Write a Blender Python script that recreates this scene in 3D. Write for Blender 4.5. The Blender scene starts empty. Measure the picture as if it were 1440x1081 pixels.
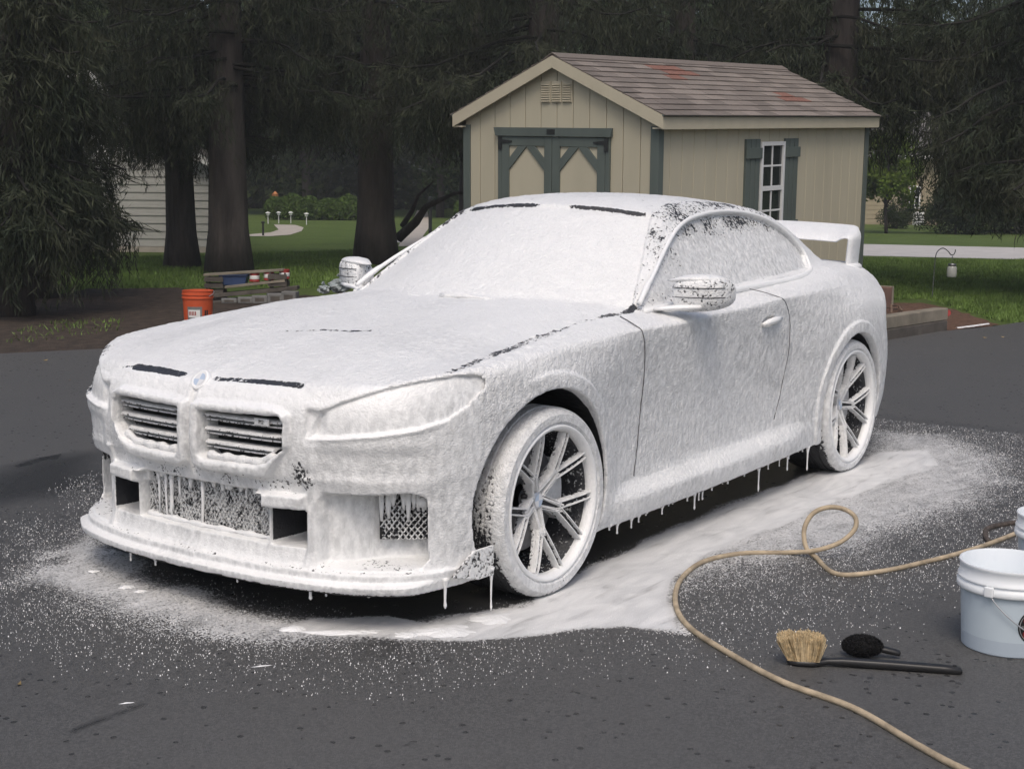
import bpy, math, random
import numpy as np
from mathutils import Vector, Matrix

scene = bpy.context.scene
COL = scene.collection

# ------------------------------------------------------------------ camera, sky, sun, exposure
CAM_C = Vector((4.04674, 3.59151, 1.44869))
CAM_F = Vector((-0.80857, -0.57099, -0.14206)).normalized()
CAM_R = Vector((-0.57794, 0.81603, 0.00958)).normalized()
CAM_U = CAM_R.cross(CAM_F).normalized()
CAM_R = CAM_F.cross(CAM_U).normalized()
FPX = 1982.27
cam_data = bpy.data.cameras.new('camera')
cam_data.sensor_fit = 'HORIZONTAL'
cam_data.sensor_width = 36.0
cam_data.lens = FPX / 1440.0 * 36.0
cam_data.clip_start = 0.05
cam_data.clip_end = 900.0
cam = bpy.data.objects.new('camera', cam_data)
COL.objects.link(cam)
_m = Matrix((CAM_R, CAM_U, -CAM_F)).transposed().to_4x4()
_m.translation = CAM_C
cam.matrix_world = _m
scene.camera = cam

SUN_EL, SUN_AZ = math.radians(56.0), math.radians(33.0)     # azimuth from +X towards +Y
sun_dir = Vector((math.cos(SUN_EL) * math.cos(SUN_AZ), math.cos(SUN_EL) * math.sin(SUN_AZ), math.sin(SUN_EL)))
world = bpy.data.worlds.new('World')
scene.world = world
world.use_nodes = True
wn, wl = world.node_tree.nodes, world.node_tree.links
sky = wn.new('ShaderNodeTexSky')
sky.sky_type = 'NISHITA'
sky.sun_disc = False
sky.sun_elevation = SUN_EL
sky.sun_rotation = math.pi / 2 - SUN_AZ
sky.air_density = 1.0
sky.dust_density = 5.0
sky.ozone_density = 1.0
wl.new(sky.outputs[0], wn['Background'].inputs[0])
wn['Background'].inputs[1].default_value = 0.15
sun_data = bpy.data.lights.new('sun', 'SUN')
sun_data.energy = 1.0
sun_data.angle = math.radians(22.0)
sun_data.color = (1.0, 0.95, 0.87)
sun = bpy.data.objects.new('sun', sun_data)
COL.objects.link(sun)
sun.rotation_euler = (-sun_dir).to_track_quat('-Z', 'Y').to_euler()
sun.location = (0, 0, 30)
scene.view_settings.view_transform = 'Standard'
scene.view_settings.look = 'None'
scene.view_settings.gamma = 1.0
scene.view_settings.use_curve_mapping = False
scene.view_settings.exposure = -0.08
scene.cycles.use_denoising = True
scene.cycles.max_bounces = 6
scene.cycles.diffuse_bounces = 3
scene.cycles.glossy_bounces = 2
scene.cycles.transparent_max_bounces = 12
rnd = random.Random(7)
nrg = np.random.default_rng(11)
# ------------------------------------------------------------------ helpers
def cam_ray(px, py):
    return CAM_F + CAM_R * ((px - 720.0) / FPX) - CAM_U * ((py - 540.5) / FPX)
def on_ground(px, py, z=0.0):
    d = cam_ray(px, py)
    t = (z - CAM_C.z) / d.z
    return CAM_C + d * t
def at_depth(px, py, depth):
    return CAM_C + cam_ray(px, py) * depth
def to_px(P):
    d = Vector(P) - CAM_C
    z = d.dot(CAM_F)
    return 720 + FPX * d.dot(CAM_R) / z, 540.5 - FPX * d.dot(CAM_U) / z

def tag(o, label=None, cat=None, group=None, kind=None):
    if label: o['label'] = label
    if cat: o['category'] = cat
    if group: o['group'] = group
    if kind: o['kind'] = kind
    return o
def empty(name, loc=(0, 0, 0), rz=0.0):
    o = bpy.data.objects.new(name, None)
    o.empty_display_size = 0.2
    o.location = loc
    o.rotation_euler = (0, 0, rz)
    COL.objects.link(o)
    return o
def mesh_np(name, V, F, mat, parent=None, smooth=True):
    """V (n,3) array, F (m,k) int array (k = 3 or 4)"""
    V = np.ascontiguousarray(V, dtype=np.float32); F = np.ascontiguousarray(F, dtype=np.int32)
    me = bpy.data.meshes.new(name)
    k = F.shape[1]
    me.vertices.add(len(V)); me.vertices.foreach_set('co', V.ravel())
    me.loops.add(F.size); me.loops.foreach_set('vertex_index', F.ravel())
    me.polygons.add(len(F))
    me.polygons.foreach_set('loop_start', np.arange(0, F.size, k, dtype=np.int32))
    me.polygons.foreach_set('loop_total', np.full(len(F), k, dtype=np.int32))
    me.polygons.foreach_set('use_smooth', np.full(len(F), smooth, dtype=bool))
    me.update(calc_edges=True)
    me.validate()
    if mat: me.materials.append(mat)
    o = bpy.data.objects.new(name, me)
    COL.objects.link(o)
    if parent: o.parent = parent
    return o
def add_attr(o, name, arr):
    a = o.data.attributes.new(name, 'FLOAT', 'POINT')
    a.data.foreach_set('value', np.ascontiguousarray(arr, dtype=np.float32))

class MB:
    """collects shapes, builds one mesh object"""
    def __init__(s): s.v = []; s.f = []
    def add(s, verts, faces):
        n = len(s.v)
        s.v.extend([tuple(v) for v in verts]); s.f.extend([tuple(i + n for i in f) for f in faces])
        return s
    def box(s, lo, hi, M=None):
        (x0, y0, z0), (x1, y1, z1) = lo, hi
        P = [Vector(p) for p in ((x0,y0,z0),(x1,y0,z0),(x1,y1,z0),(x0,y1,z0),(x0,y0,z1),(x1,y0,z1),(x1,y1,z1),(x0,y1,z1))]
        if M is not None: P = [M @ p for p in P]
        return s.add(P, [(0,3,2,1),(4,5,6,7),(0,1,5,4),(1,2,6,5),(2,3,7,6),(3,0,4,7)])
    def prism(s, poly, d0, d1, fn):
        """poly: 2D points; fn(u, v, d) -> 3D point; extruded between d0 and d1"""
        n = len(poly)
        P = [fn(u, v, d0) for u, v in poly] + [fn(u, v, d1) for u, v in poly]
        F = [tuple(range(n - 1, -1, -1)), tuple(range(n, 2 * n))]
        F += [(i, (i + 1) % n, n + (i + 1) % n, n + i) for i in range(n)]
        return s.add(P, F)
    def tube(s, pts, rad, n=8, cap=True):
        pts = [Vector(p) for p in pts]
        if not hasattr(rad, '__len__'): rad = [rad] * len(pts)
        rings = []; up = None
        for i, p in enumerate(pts):
            t = (pts[min(i + 1, len(pts) - 1)] - pts[max(i - 1, 0)])
            if t.length < 1e-9: t = Vector((0, 0, 1))
            t.normalize()
            if up is None:
                up = Vector((0, 0, 1)) if abs(t.z) < 0.9 else Vector((1, 0, 0))
            a = t.cross(up)
            if a.length < 1e-6: a = t.orthogonal()
            a.normalize(); b = a.cross(t); b.normalize(); up = b
            rings.append([p + (a * math.cos(2*math.pi*k/n) + b * math.sin(2*math.pi*k/n)) * rad[i] for k in range(n)])
        P = [q for r in rings for q in r]; F = []
        for i in range(len(rings) - 1):
            for k in range(n):
                F.append((i*n+k, i*n+(k+1) % n, (i+1)*n+(k+1) % n, (i+1)*n+k))
        if cap:
            F.append(tuple(range(n - 1, -1, -1))); F.append(tuple((len(rings)-1)*n + k for k in range(n)))
        return s.add(P, F)
    def lathe(s, prof, n=48, M=None, close=False):
        """prof: (r, h) list; axis local Z; M maps to place"""
        P = []; m = len(prof)
        for k in range(n):
            a = 2 * math.pi * k / n
            for r, h in prof:
                p = Vector((r * math.cos(a), r * math.sin(a), h))
                P.append(M @ p if M is not None else p)
        F = []
        for k in range(n):
            k2 = (k + 1) % n
            for j in range(m if close else m - 1):
                j2 = (j + 1) % m
                F.append((k*m+j, k2*m+j, k2*m+j2, k*m+j2))
        return s.add(P, F)
    def build(s, name, mat, parent=None, smooth=False, bevel=0.0, seg=2, auto=None):
        me = bpy.data.meshes.new(name)
        me.from_pydata(s.v, [], s.f)
        me.update()
        if smooth: me.polygons.foreach_set('use_smooth', np.ones(len(me.polygons), dtype=bool))
        if mat: me.materials.append(mat)
        o = bpy.data.objects.new(name, me)
        COL.objects.link(o)
        if parent: o.parent = parent
        if bevel > 0:
            b = o.modifiers.new('bevel', 'BEVEL'); b.width = bevel; b.segments = seg; b.limit_method = 'ANGLE'
        if auto is not None and smooth:
            try: me.set_sharp_from_angle(angle=math.radians(auto))
            except Exception: pass
        return o
def copy_tree(o, parent=None):
    c = o.copy(); COL.objects.link(c); c.parent = parent
    for ch in list(o.children): copy_tree(ch, c)
    return c

# -- procedural materials
def newmat(name):
    m = bpy.data.materials.new(name); m.use_nodes = True
    nt = m.node_tree
    return m, nt, nt.nodes['Principled BSDF']
def N(nt, typ, **kw):
    n = nt.nodes.new(typ)
    for k, v in kw.items():
        if k in n.inputs: n.inputs[k].default_value = v
        else: setattr(n, k, v)
    return n
def L(nt, a, b): nt.links.new(a, b)
def coords(nt, scale=(1, 1, 1), obj=True):
    tc = N(nt, 'ShaderNodeTexCoord'); mp = N(nt, 'ShaderNodeMapping')
    mp.inputs['Scale'].default_value = scale
    L(nt, tc.outputs['Object' if obj else 'Generated'], mp.inputs['Vector'])
    return mp.outputs['Vector']
def noise(nt, vec, scale, detail=4.0, rough=0.55):
    n = N(nt, 'ShaderNodeTexNoise'); n.inputs['Scale'].default_value = scale
    n.inputs['Detail'].default_value = detail; n.inputs['Roughness'].default_value = rough
    L(nt, vec, n.inputs['Vector'])
    return n.outputs['Fac']
def ramp(nt, fac, stops):
    r = N(nt, 'ShaderNodeValToRGB'); el = r.color_ramp.elements
    while len(el) < len(stops): el.new(0.5)
    for e, (p, c) in zip(el, stops):
        e.position = p; e.color = (c[0], c[1], c[2], 1) if hasattr(c, '__len__') else (c, c, c, 1)
    L(nt, fac, r.inputs['Fac'])
    return r.outputs['Color']
def math_n(nt, op, a, b=None, c=None, clamp=False):
    m = N(nt, 'ShaderNodeMath'); m.operation = op; m.use_clamp = clamp
    for i, x in enumerate((a, b, c)):
        if x is None: continue
        if isinstance(x, (int, float)): m.inputs[i].default_value = x
        else: L(nt, x, m.inputs[i])
    return m.outputs[0]
def mixc(nt, fac, a, b):
    m = N(nt, 'ShaderNodeMix'); m.data_type = 'RGBA'
    if isinstance(fac, (int, float)): m.inputs[0].default_value = fac
    else: L(nt, fac, m.inputs[0])
    for sock, x in ((m.inputs[6], a), (m.inputs[7], b)):
        if isinstance(x, tuple): sock.default_value = (x[0], x[1], x[2], 1)
        else: L(nt, x, sock)
    return m.outputs[2]
def bump(nt, bs, h, strength=0.3, dist=0.01):
    b = N(nt, 'ShaderNodeBump'); b.inputs['Strength'].default_value = strength; b.inputs['Distance'].default_value = dist
    L(nt, h, b.inputs['Height']); L(nt, b.outputs['Normal'], bs.inputs['Normal'])
    return b
def simple(name, col, rough=0.6, metal=0.0, var=0.25, scale=6.0, bmp=0.15, bscale=60.0, stretch=(1, 1, 1), spec=0.4, bdist=0.004):
    m, nt, bs = newmat(name)
    v = coords(nt, stretch)
    n1 = noise(nt, v, scale, 5)
    c0 = tuple(x * (1 - var) for x in col); c1 = tuple(min(1, x * (1 + var)) for x in col)
    L(nt, ramp(nt, n1, [(0.3, c0), (0.7, c1)]), bs.inputs['Base Color'])
    bs.inputs['Roughness'].default_value = rough; bs.inputs['Metallic'].default_value = metal
    bs.inputs['Specular IOR Level'].default_value = spec
    if bmp > 0: bump(nt, bs, noise(nt, v, bscale, 3), bmp, bdist)
    return m
# ------------------------------------------------------------------ the car: body surface from profile curves
def pchip(xk, yk, x):
    xk = np.asarray(xk, float); yk = np.asarray(yk, float); x = np.asarray(x, float)
    h = np.diff(xk); sh = (len(h),) + (1,) * (yk.ndim - 1); h = h.reshape(sh)
    d = np.diff(yk, axis=0) / h
    m = np.zeros_like(yk)
    if len(xk) > 2:
        w1 = 2 * h[1:] + h[:-1]; w2 = h[1:] + 2 * h[:-1]
        with np.errstate(divide='ignore', invalid='ignore'):
            mm = (w1 + w2) / (w1 / d[:-1] + w2 / d[1:])
        m[1:-1] = np.where(d[:-1] * d[1:] > 0, mm, 0)
    m[0] = d[0]; m[-1] = d[-1]
    i = np.clip(np.searchsorted(xk, x) - 1, 0, len(xk) - 2)
    t = np.clip((x - xk[i]) / (xk[i + 1] - xk[i]), 0, 1).reshape((-1,) + (1,) * (yk.ndim - 1))
    hh = h[i]
    return ((1 + 2*t) * (1-t)**2 * yk[i] + t * (1-t)**2 * hh * m[i] + t*t*(3-2*t) * yk[i+1] + t*t*(t-1) * hh * m[i+1])
def table(stn, x, u):
    ks = sorted(stn)
    A = np.stack([pchip([p[0] for p in stn[k]], [p[1] for p in stn[k]], u) for k in ks])
    return pchip(ks, A, x)                                   # (nx, nu)
def sd_poly(poly, X, Y):
    P = np.asarray(poly, float); d = np.full(X.shape, 1e9); ins = np.zeros(X.shape, bool)
    for i in range(len(P)):
        a, b = P[i], P[(i + 1) % len(P)]; e = b - a
        wx, wy = X - a[0], Y - a[1]
        t = np.clip((wx * e[0] + wy * e[1]) / max(e @ e, 1e-12), 0, 1)
        d = np.minimum(d, (wx - e[0] * t) ** 2 + (wy - e[1] * t) ** 2)
        c = ((a[1] > Y) != (b[1] > Y)) & (X < (b[0] - a[0]) * (Y - a[1]) / (b[1] - a[1] + 1e-12) + a[0])
        ins ^= c
    d = np.sqrt(d)
    return np.where(ins, -d, d)
def sst(a, b, x):
    t = np.clip((x - a) / (b - a), 0, 1); return t * t * (3 - 2 * t)
def smax(a, b, k):
    h = np.maximum(k - np.abs(a - b), 0) / k
    return np.maximum(a, b) + h * h * (k * 0.25)
def smin(a, b, k): return -smax(-a, -b, k)

_R = np.random.default_rng(5).random((64, 64, 64)).astype(np.float32)
def vnoise(P, seed=0.0):
    P = np.asarray(P, np.float32) + np.float32(seed * 17.31 + 1000.0)
    i = np.floor(P).astype(np.int64); t = P - i; t = t * t * (3 - 2 * t); i &= 63; j = (i + 1) & 63
    x0, y0, z0 = i.T; x1, y1, z1 = j.T; tx, ty, tz = t.T
    a = _R[x0, y0, z0] * (1-tx) + _R[x1, y0, z0] * tx; b = _R[x0, y1, z0] * (1-tx) + _R[x1, y1, z0] * tx
    c = _R[x0, y0, z1] * (1-tx) + _R[x1, y0, z1] * tx; d = _R[x0, y1, z1] * (1-tx) + _R[x1, y1, z1] * tx
    return (a * (1-ty) + b * ty) * (1-tz) + (c * (1-ty) + d * ty) * tz

# half width of the lower body: station x -> (z, half width)
SIDE = {
 0.70: [(.12,.80),(.22,.82),(.36,.83),(.55,.845),(.65,.85),(.75,.845),(.82,.82),(.88,.70),(1.0,.5)],
 0.45: [(.12,.86),(.22,.875),(.36,.885),(.55,.90),(.65,.905),(.75,.90),(.815,.882),(.86,.80),(.90,.70),(1.0,.5)],
 0.20: [(.12,.88),(.22,.895),(.36,.905),(.55,.925),(.66,.933),(.75,.93),(.81,.915),(.85,.89),(.875,.85),(.90,.78),(1.0,.5)],
 0.00: [(.12,.88),(.22,.90),(.36,.915),(.55,.932),(.66,.938),(.75,.936),(.82,.918),(.872,.893),(.895,.85),(.92,.79),(1.0,.55)],
 -.35: [(.12,.87),(.17,.89),(.24,.90),(.36,.902),(.44,.903),(.55,.905),(.66,.912),(.76,.918),(.84,.912),(.885,.898),(.905,.86),(.93,.80),(1.0,.60)],
 -.62: [(.12,.87),(.165,.903),(.20,.918),(.24,.922),(.315,.874),(.36,.872),(.55,.875),(.70,.888),(.80,.897),(.86,.902),(.893,.900),(.912,.872),(.945,.81),(1.0,.68)],
 -1.35: [(.12,.87),(.17,.905),(.21,.922),(.25,.927),(.330,.870),(.375,.866),(.55,.868),(.70,.880),(.80,.890),(.87,.897),(.913,.898),(.932,.873),(.965,.822),(1.04,.70)],
 -1.92: [(.13,.87),(.185,.905),(.22,.922),(.262,.926),(.342,.878),(.39,.875),(.55,.878),(.70,.892),(.80,.897),(.88,.899),(.933,.896),(.952,.87),(.985,.82),(1.06,.70)],
 -2.30: [(.13,.87),(.18,.89),(.25,.902),(.34,.906),(.45,.91),(.58,.92),(.70,.924),(.80,.918),(.90,.902),(.945,.890),(.965,.865),(1.0,.81),(1.06,.72)],
 -2.75: [(.14,.87),(.22,.90),(.36,.92),(.55,.938),(.66,.943),(.75,.940),(.83,.924),(.90,.89),(.95,.855),(1.0,.805),(1.05,.74)],
 -3.20: [(.14,.84),(.22,.87),(.4,.905),(.628,.914),(.704,.91),(.786,.893),(.842,.872),(.89,.838),(.951,.778),(.992,.723),(1.05,.62)],
 -3.50: [(.16,.76),(.22,.80),(.4,.85),(.6,.86),(.75,.84),(.85,.80),(.92,.74),(.98,.67),(1.05,.56)],
 -3.75: [(.2,.58),(.3,.66),(.5,.70),(.7,.70),(.85,.66),(.95,.58),(1.05,.45)],
}
# top of the lower body: station x -> (|y|, z)
TOP = {
 .86: [(0,.735),(.3,.73),(.5,.71),(.7,.66),(.95,.58)],
 .80: [(0,.772),(.2,.774),(.4,.770),(.55,.755),(.7,.72),(.95,.62)],
 .74: [(0,.800),(.1,.795),(.2,.797),(.42,.796),(.55,.785),(.68,.77),(.78,.745),(.95,.68)],
 .55: [(0,.846),(.1,.842),(.3,.845),(.5,.838),(.65,.828),(.75,.825),(.84,.822),(.95,.79)],
 .25: [(0,.893),(.12,.889),(.3,.896),(.45,.892),(.62,.872),(.70,.862),(.78,.862),(.86,.856),(.95,.82)],
 -.10: [(0,.930),(.15,.928),(.3,.934),(.48,.928),(.64,.908),(.71,.897),(.79,.895),(.88,.883),(.95,.86)],
 -.50: [(0,.972),(.3,.974),(.5,.962),(.65,.945),(.72,.935),(.80,.926),(.88,.905),(.95,.88)],
 -.80: [(0,.985),(.3,.985),(.6,.965),(.72,.942),(.80,.928),(.88,.905),(.95,.88)],
 -1.6: [(0,.99),(.7,.975),(.80,.956),(.88,.932),(.95,.91)],
 -2.4: [(0,1.03),(.7,1.012),(.80,.988),(.88,.960),(.95,.92)],
 -2.8: [(0,1.04),(.5,1.045),(.7,1.035),(.80,1.0),(.88,.95),(.95,.90)],
 -3.2: [(0,1.045),(.5,1.04),(.65,1.02),(.75,.98),(.85,.90),(.95,.8)],
 -3.5: [(0,1.035),(.5,1.025),(.6,1.005),(.7,.96),(.8,.88),(.95,.7)],
 -3.75: [(0,1.03),(.5,1.01),(.6,.97),(.7,.91),(.95,.7)],
}
PLAN_Y = [0, .3, .5, .65, .75, .82, .88, .92, .96, 1.02]
PLAN_D = [0, .015, .05, .10, .17, .26, .40, .60, .95, 1.8]
NOSE = [(.08,.79),(.125,.82),(.15,.835),(.19,.838),(.215,.825),(.26,.815),(.42,.815),(.47,.825),(.50,.838),(.60,.846),(.68,.842),(.72,.832),(.76,.810),(.80,.775),(.86,.70),(.95,.5)]
ROOF = [(-3.6,.86),(-3.35,1.01),(-3.25,1.055),(-3.08,1.125),(-2.88,1.215),(-2.70,1.288),(-2.54,1.335),(-2.3,1.375),(-2.0,1.397),(-1.75,1.403),
        (-1.5,1.396),(-1.37,1.380),(-1.23,1.345),(-1.15,1.305),(-.95,1.200),(-.75,1.093),(-.56,.990),(-.45,.925),(-.2,.78)]
DLO = [(-.86,.957),(-1.0,1.042),(-1.141,1.116),(-1.308,1.196),(-1.40,1.235),(-1.489,1.263),(-1.58,1.283),(-1.677,1.295),(-1.80,1.306),(-1.939,1.310),(-2.06,1.307),
       (-2.188,1.296),(-2.31,1.275),(-2.431,1.240),(-2.51,1.207),(-2.585,1.165),(-2.635,1.125),(-2.654,1.095),(-2.60,1.035),(-1.6,.993)]
KID_O = [(.016,.708),(.06,.718),(.38,.722),(.425,.70),(.43,.60),(.345,.488),(.30,.478),(.05,.480),(.016,.50)]
KID_I = [(.052,.682),(.395,.690),(.410,.672),(.410,.590),(.345,.540),(.30,.528),(.07,.524),(.052,.54)]
LAMP = [(.494,.632),(.500,.66),(.520,.712),(.60,.752),(.706,.794),(.78,.815),(.839,.826),(.868,.821),(.880,.802),(.882,.778),(.870,.728),(.845,.690),(.80,.668),(.72,.655),(.60,.641)]
INTK = [(.515,.222),(.515,.425),(.53,.445),(.775,.452),(.800,.44),(.806,.235),(.795,.215),(.53,.212)]
HV = 0.0056
FA, RA = (0.025, .350, .392), (-2.735, .345, .370)                # wheel arches (x, z, r)
BELT = lambda x: .80

def ws_edge(x): return np.interp(x, [-1.40, -1.345, -.786, -.5], [.485, .512, .745, .86])
def bowx(X, A):
    return X + .10 * (A / .51) ** 2 * sst(-2.0, -1.4, X) - .06 * (A / .51) ** 2 * sst(-2.2, -2.7, X)

def car_field():
    h = HV
    xs = np.arange(-3.80, .905, h); ys = (np.arange(185) - .5) * h; zs = np.arange(.095, 1.43, h)
    a = np.abs(ys)
    Ys = table(SIDE, xs, zs)
    XZx, XZz = np.meshgrid(xs, zs, indexing='ij')
    for cx, cz, r in (FA, RA):                                   # flat flare band round each arch
        d = np.hypot(XZx - cx, XZz - cz) - r
        Ys = Ys + .011 * sst(.066, .052, d) * sst(.10, .22, XZz)
    hd = np.hypot((XZx + 1.775) / .085, (XZz - .838) / .028)      # door handle pull pocket
    Ys = Ys - .022 * sst(1.0, .6, hd)
    Zt = table(TOP, xs, a)
    # front face as seen from the front: (|y|, z)
    AA, ZZ = np.meshgrid(a, zs, indexing='ij')
    drop = pchip(PLAN_Y, PLAN_D, a); slope = (pchip(PLAN_Y, PLAN_D, a + .002) - pchip(PLAN_Y, PLAN_D, np.maximum(a - .002, 0))) / .004
    Xf = pchip([p[0] for p in NOSE], [p[1] for p in NOSE], zs)[None, :] - drop[:, None]
    nf = np.sqrt(1 + slope ** 2)[:, None]
    ko, ki = sd_poly(KID_O, AA, ZZ), sd_poly(KID_I, AA, ZZ)
    Xf = Xf + .024 * sst(.007, -.007, ko) - .085 * sst(.004, -.004, ki) - .02 * sst(.018, -.012, ki)
    Xf = Xf - .012 * sst(.016, .008, AA) * sst(.44, .50, ZZ) * sst(.80, .76, ZZ)
    # slope of lower fascia below the kidneys
    bx = lambda a0, a1, z0, z1: np.maximum(np.maximum(a0 - AA, AA - a1), np.maximum(z0 - ZZ, ZZ - z1))
    Xf = Xf - .055 * sst(.005, -.005, bx(-.1, .315, .262, .428))
    Xf = Xf - .16 * sst(.005, -.005, bx(.332, .468, .262, .388))
    Xf = Xf + .038 * sst(.006, -.006, bx(.285, .470, .386, .436))
    Xf = Xf + .010 * sst(.008, -.008, bx(.470, .508, .20, .50))
    it = sd_poly(INTK, AA, ZZ)
    ramp_in = .045 + .10 * sst(.53, .66, AA)
    Xf = Xf - ramp_in * nf ** .4 * sst(.005, -.006, it)
    hl = sd_poly(LAMP, AA, ZZ)
    Xf = Xf - nf * (.016 * sst(.003, -.004, hl) - .006 * np.exp(-((hl - .007) / .006) ** 2) * sst(.70, .66, ZZ) * sst(.45, .52, AA))
    Xf = Xf - nf * .020 * sst(.60, .66, ZZ) * sst(.475, .485, AA) * sst(.56, .50, AA) * sst(.73, .70, ZZ)
    Xf = Xf + nf * .030 * sst(.170, .163, ZZ) + nf * .014 * sst(.202, .195, ZZ)                # splitter ledges
    Xf = Xf - nf * .012 * sst(.47, .53, ZZ) * sst(.62, .57, ZZ) * sst(.50, .56, AA) * sst(.86, .78, AA)
    # greenhouse
    Yg = .775 - (zs[None, :] - .95) * .58 - .04 * sst(-1.1, -.6, xs)[:, None] - .16 * sst(-2.3, -3.5, xs)[:, None]
    dl = sd_poly(DLO, XZx, XZz)
    Yg = Yg - .010 * sst(.004, -.004, dl) + .010 * sst(.034, .026, dl) * sst(-.002, .004, dl)
    XX, A2 = np.meshgrid(xs, a, indexing='ij')
    xb = bowx(XX, A2)
    Zg = pchip([p[0] for p in ROOF], [p[1] for p in ROOF], xb.ravel()).reshape(xb.shape)
    Zg = Zg - .045 * (A2 / .55) ** 2.2
    wsm = sst(-1.255, -1.243, xb) * sst(.010, -.002, A2 - ws_edge(XX))
    Zg = Zg - .013 * wsm
    rwm = sst(-2.60, -2.62, xb) * sst(-3.06, -3.04, xb) * sst(.02, -.01, A2 - np.interp(XX, [-3.1, -2.6], [.56, .46]))
    Zg = Zg - .012 * rwm
    # rear end and floor
    Xr = (-3.735 + pchip([0, .4, .6, .72, .80, .88, 1.05], [0, .03, .09, .17, .26, .42, .9], a))[:, None] + \
         pchip([.09, .2, .35, .55, .75, .9, 1.0, 1.4], [.16, .10, .03, 0.0, .04, .03, 0.0, 0.0], zs)[None, :]
    Zb = np.interp(xs, [-3.75, -3.3, -2.4, -.45, .3, .6, .9], [.24, .21, .188, .152, .135, .128, .128])
    f = np.empty((len(xs), len(ys), len(zs)), np.float32); g = np.empty(f.shape, bool)
    a32 = a.astype(np.float32)[None, :, None]; z32 = zs.astype(np.float32)[None, None, :]
    for i0 in range(0, len(xs), 64):
        s = slice(i0, min(i0 + 64, len(xs))); x3 = xs[s].astype(np.float32)[:, None, None]
        sl = (a32 - Ys[s].astype(np.float32)[:, None, :])
        tp = (z32 - Zt[s].astype(np.float32)[:, :, None])
        lo = smax(sl, tp, .010)
        if xs[s].max() > -.2:
            fr = (x3 - Xf.astype(np.float32)[None]) / nf.astype(np.float32)[None]
            lo = smax(lo, fr, .012)
        if xs[s].min() < -2.9:
            lo = smax(lo, (Xr.astype(np.float32)[None] - x3) * np.float32(.8), .04)
        lo = smax(lo, Zb[s].astype(np.float32)[:, None, None] - z32, .012)
        for cx, cz, r in (FA, RA):
            if xs[s].max() > cx - r and xs[s].min() < cx + r:
                cyl = np.maximum(np.hypot(x3 - np.float32(cx), z32 - np.float32(cz)) - np.float32(r), np.float32(.50) - a32)
                lo = smax(lo, -cyl, .006)
        gh = smax((a32 - Yg[s].astype(np.float32)[:, None, :]) * np.float32(.87), (z32 - Zg[s].astype(np.float32)[:, :, None]) * np.float32(.92), .035)
        gh = np.maximum(gh, np.float32(.88) - z32)
        kk = (np.float32(.012) + np.float32(.035) * sst(-2.35, -2.75, x3).astype(np.float32))
        f[s] = smin(lo, gh, kk)
        g[s] = gh < lo
    return xs, ys, zs, f, g

def surface_nets(xs, ys, zs, f):
    s = f < 0
    n = s.astype(np.uint8)
    c = n[:-1] + n[1:]; c = c[:, :-1] + c[:, 1:]; c = c[:, :, :-1] + c[:, :, 1:]
    act = (c > 0) & (c < 8)
    idx = np.argwhere(act); num = np.full(act.shape, -1, np.int32); num[act] = np.arange(len(idx))
    off = np.array([(i, j, k) for i in (0, 1) for j in (0, 1) for k in (0, 1)])
    cv = np.stack([f[idx[:, 0] + o[0], idx[:, 1] + o[1], idx[:, 2] + o[2]] for o in off], 1)
    acc = np.zeros((len(idx), 3)); cnt = np.zeros(len(idx))
    for p in range(8):
        for q in range(p + 1, 8):
            dd = off[q] - off[p]
            if np.abs(dd).sum() != 1: continue
            va, vb = cv[:, p], cv[:, q]; m = (va < 0) != (vb < 0)
            t = np.where(m, va / np.where(m, va - vb, 1), 0)
            acc += np.where(m[:, None], off[p] + t[:, None] * dd, 0); cnt += m
    V = idx + acc / cnt[:, None]
    h = HV
    P = np.stack([xs[0] + V[:, 0] * h, ys[0] + V[:, 1] * h, zs[0] + V[:, 2] * h], 1)
    Q = []
    for ax in range(3):
        a0 = [slice(None)] * 3; a1 = [slice(None)] * 3; a0[ax] = slice(0, -1); a1[ax] = slice(1, None)
        S0, S1 = s[tuple(a0)], s[tuple(a1)]
        e = np.argwhere(S0 != S1)
        b, cx = [k for k in range(3) if k != ax]
        e = e[(e[:, b] > 0) & (e[:, cx] > 0) & (e[:, b] < s.shape[b] - 1) & (e[:, cx] < s.shape[cx] - 1)]
        inside = s[e[:, 0], e[:, 1], e[:, 2]]
        quad = []
        for db, dc in ((-1, -1), (0, -1), (0, 0), (-1, 0)):
            q = e.copy(); q[:, b] += db; q[:, cx] += dc
            quad.append(num[q[:, 0], q[:, 1], q[:, 2]])
        quad = np.stack(quad, 1)
        flip = inside if ax != 1 else ~inside
        quad[~flip] = quad[~flip][:, ::-1]
        Q.append(quad)
    Q = np.concatenate(Q)
    Q = Q[(Q >= 0).all(1)]
    return P, Q, idx
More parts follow.
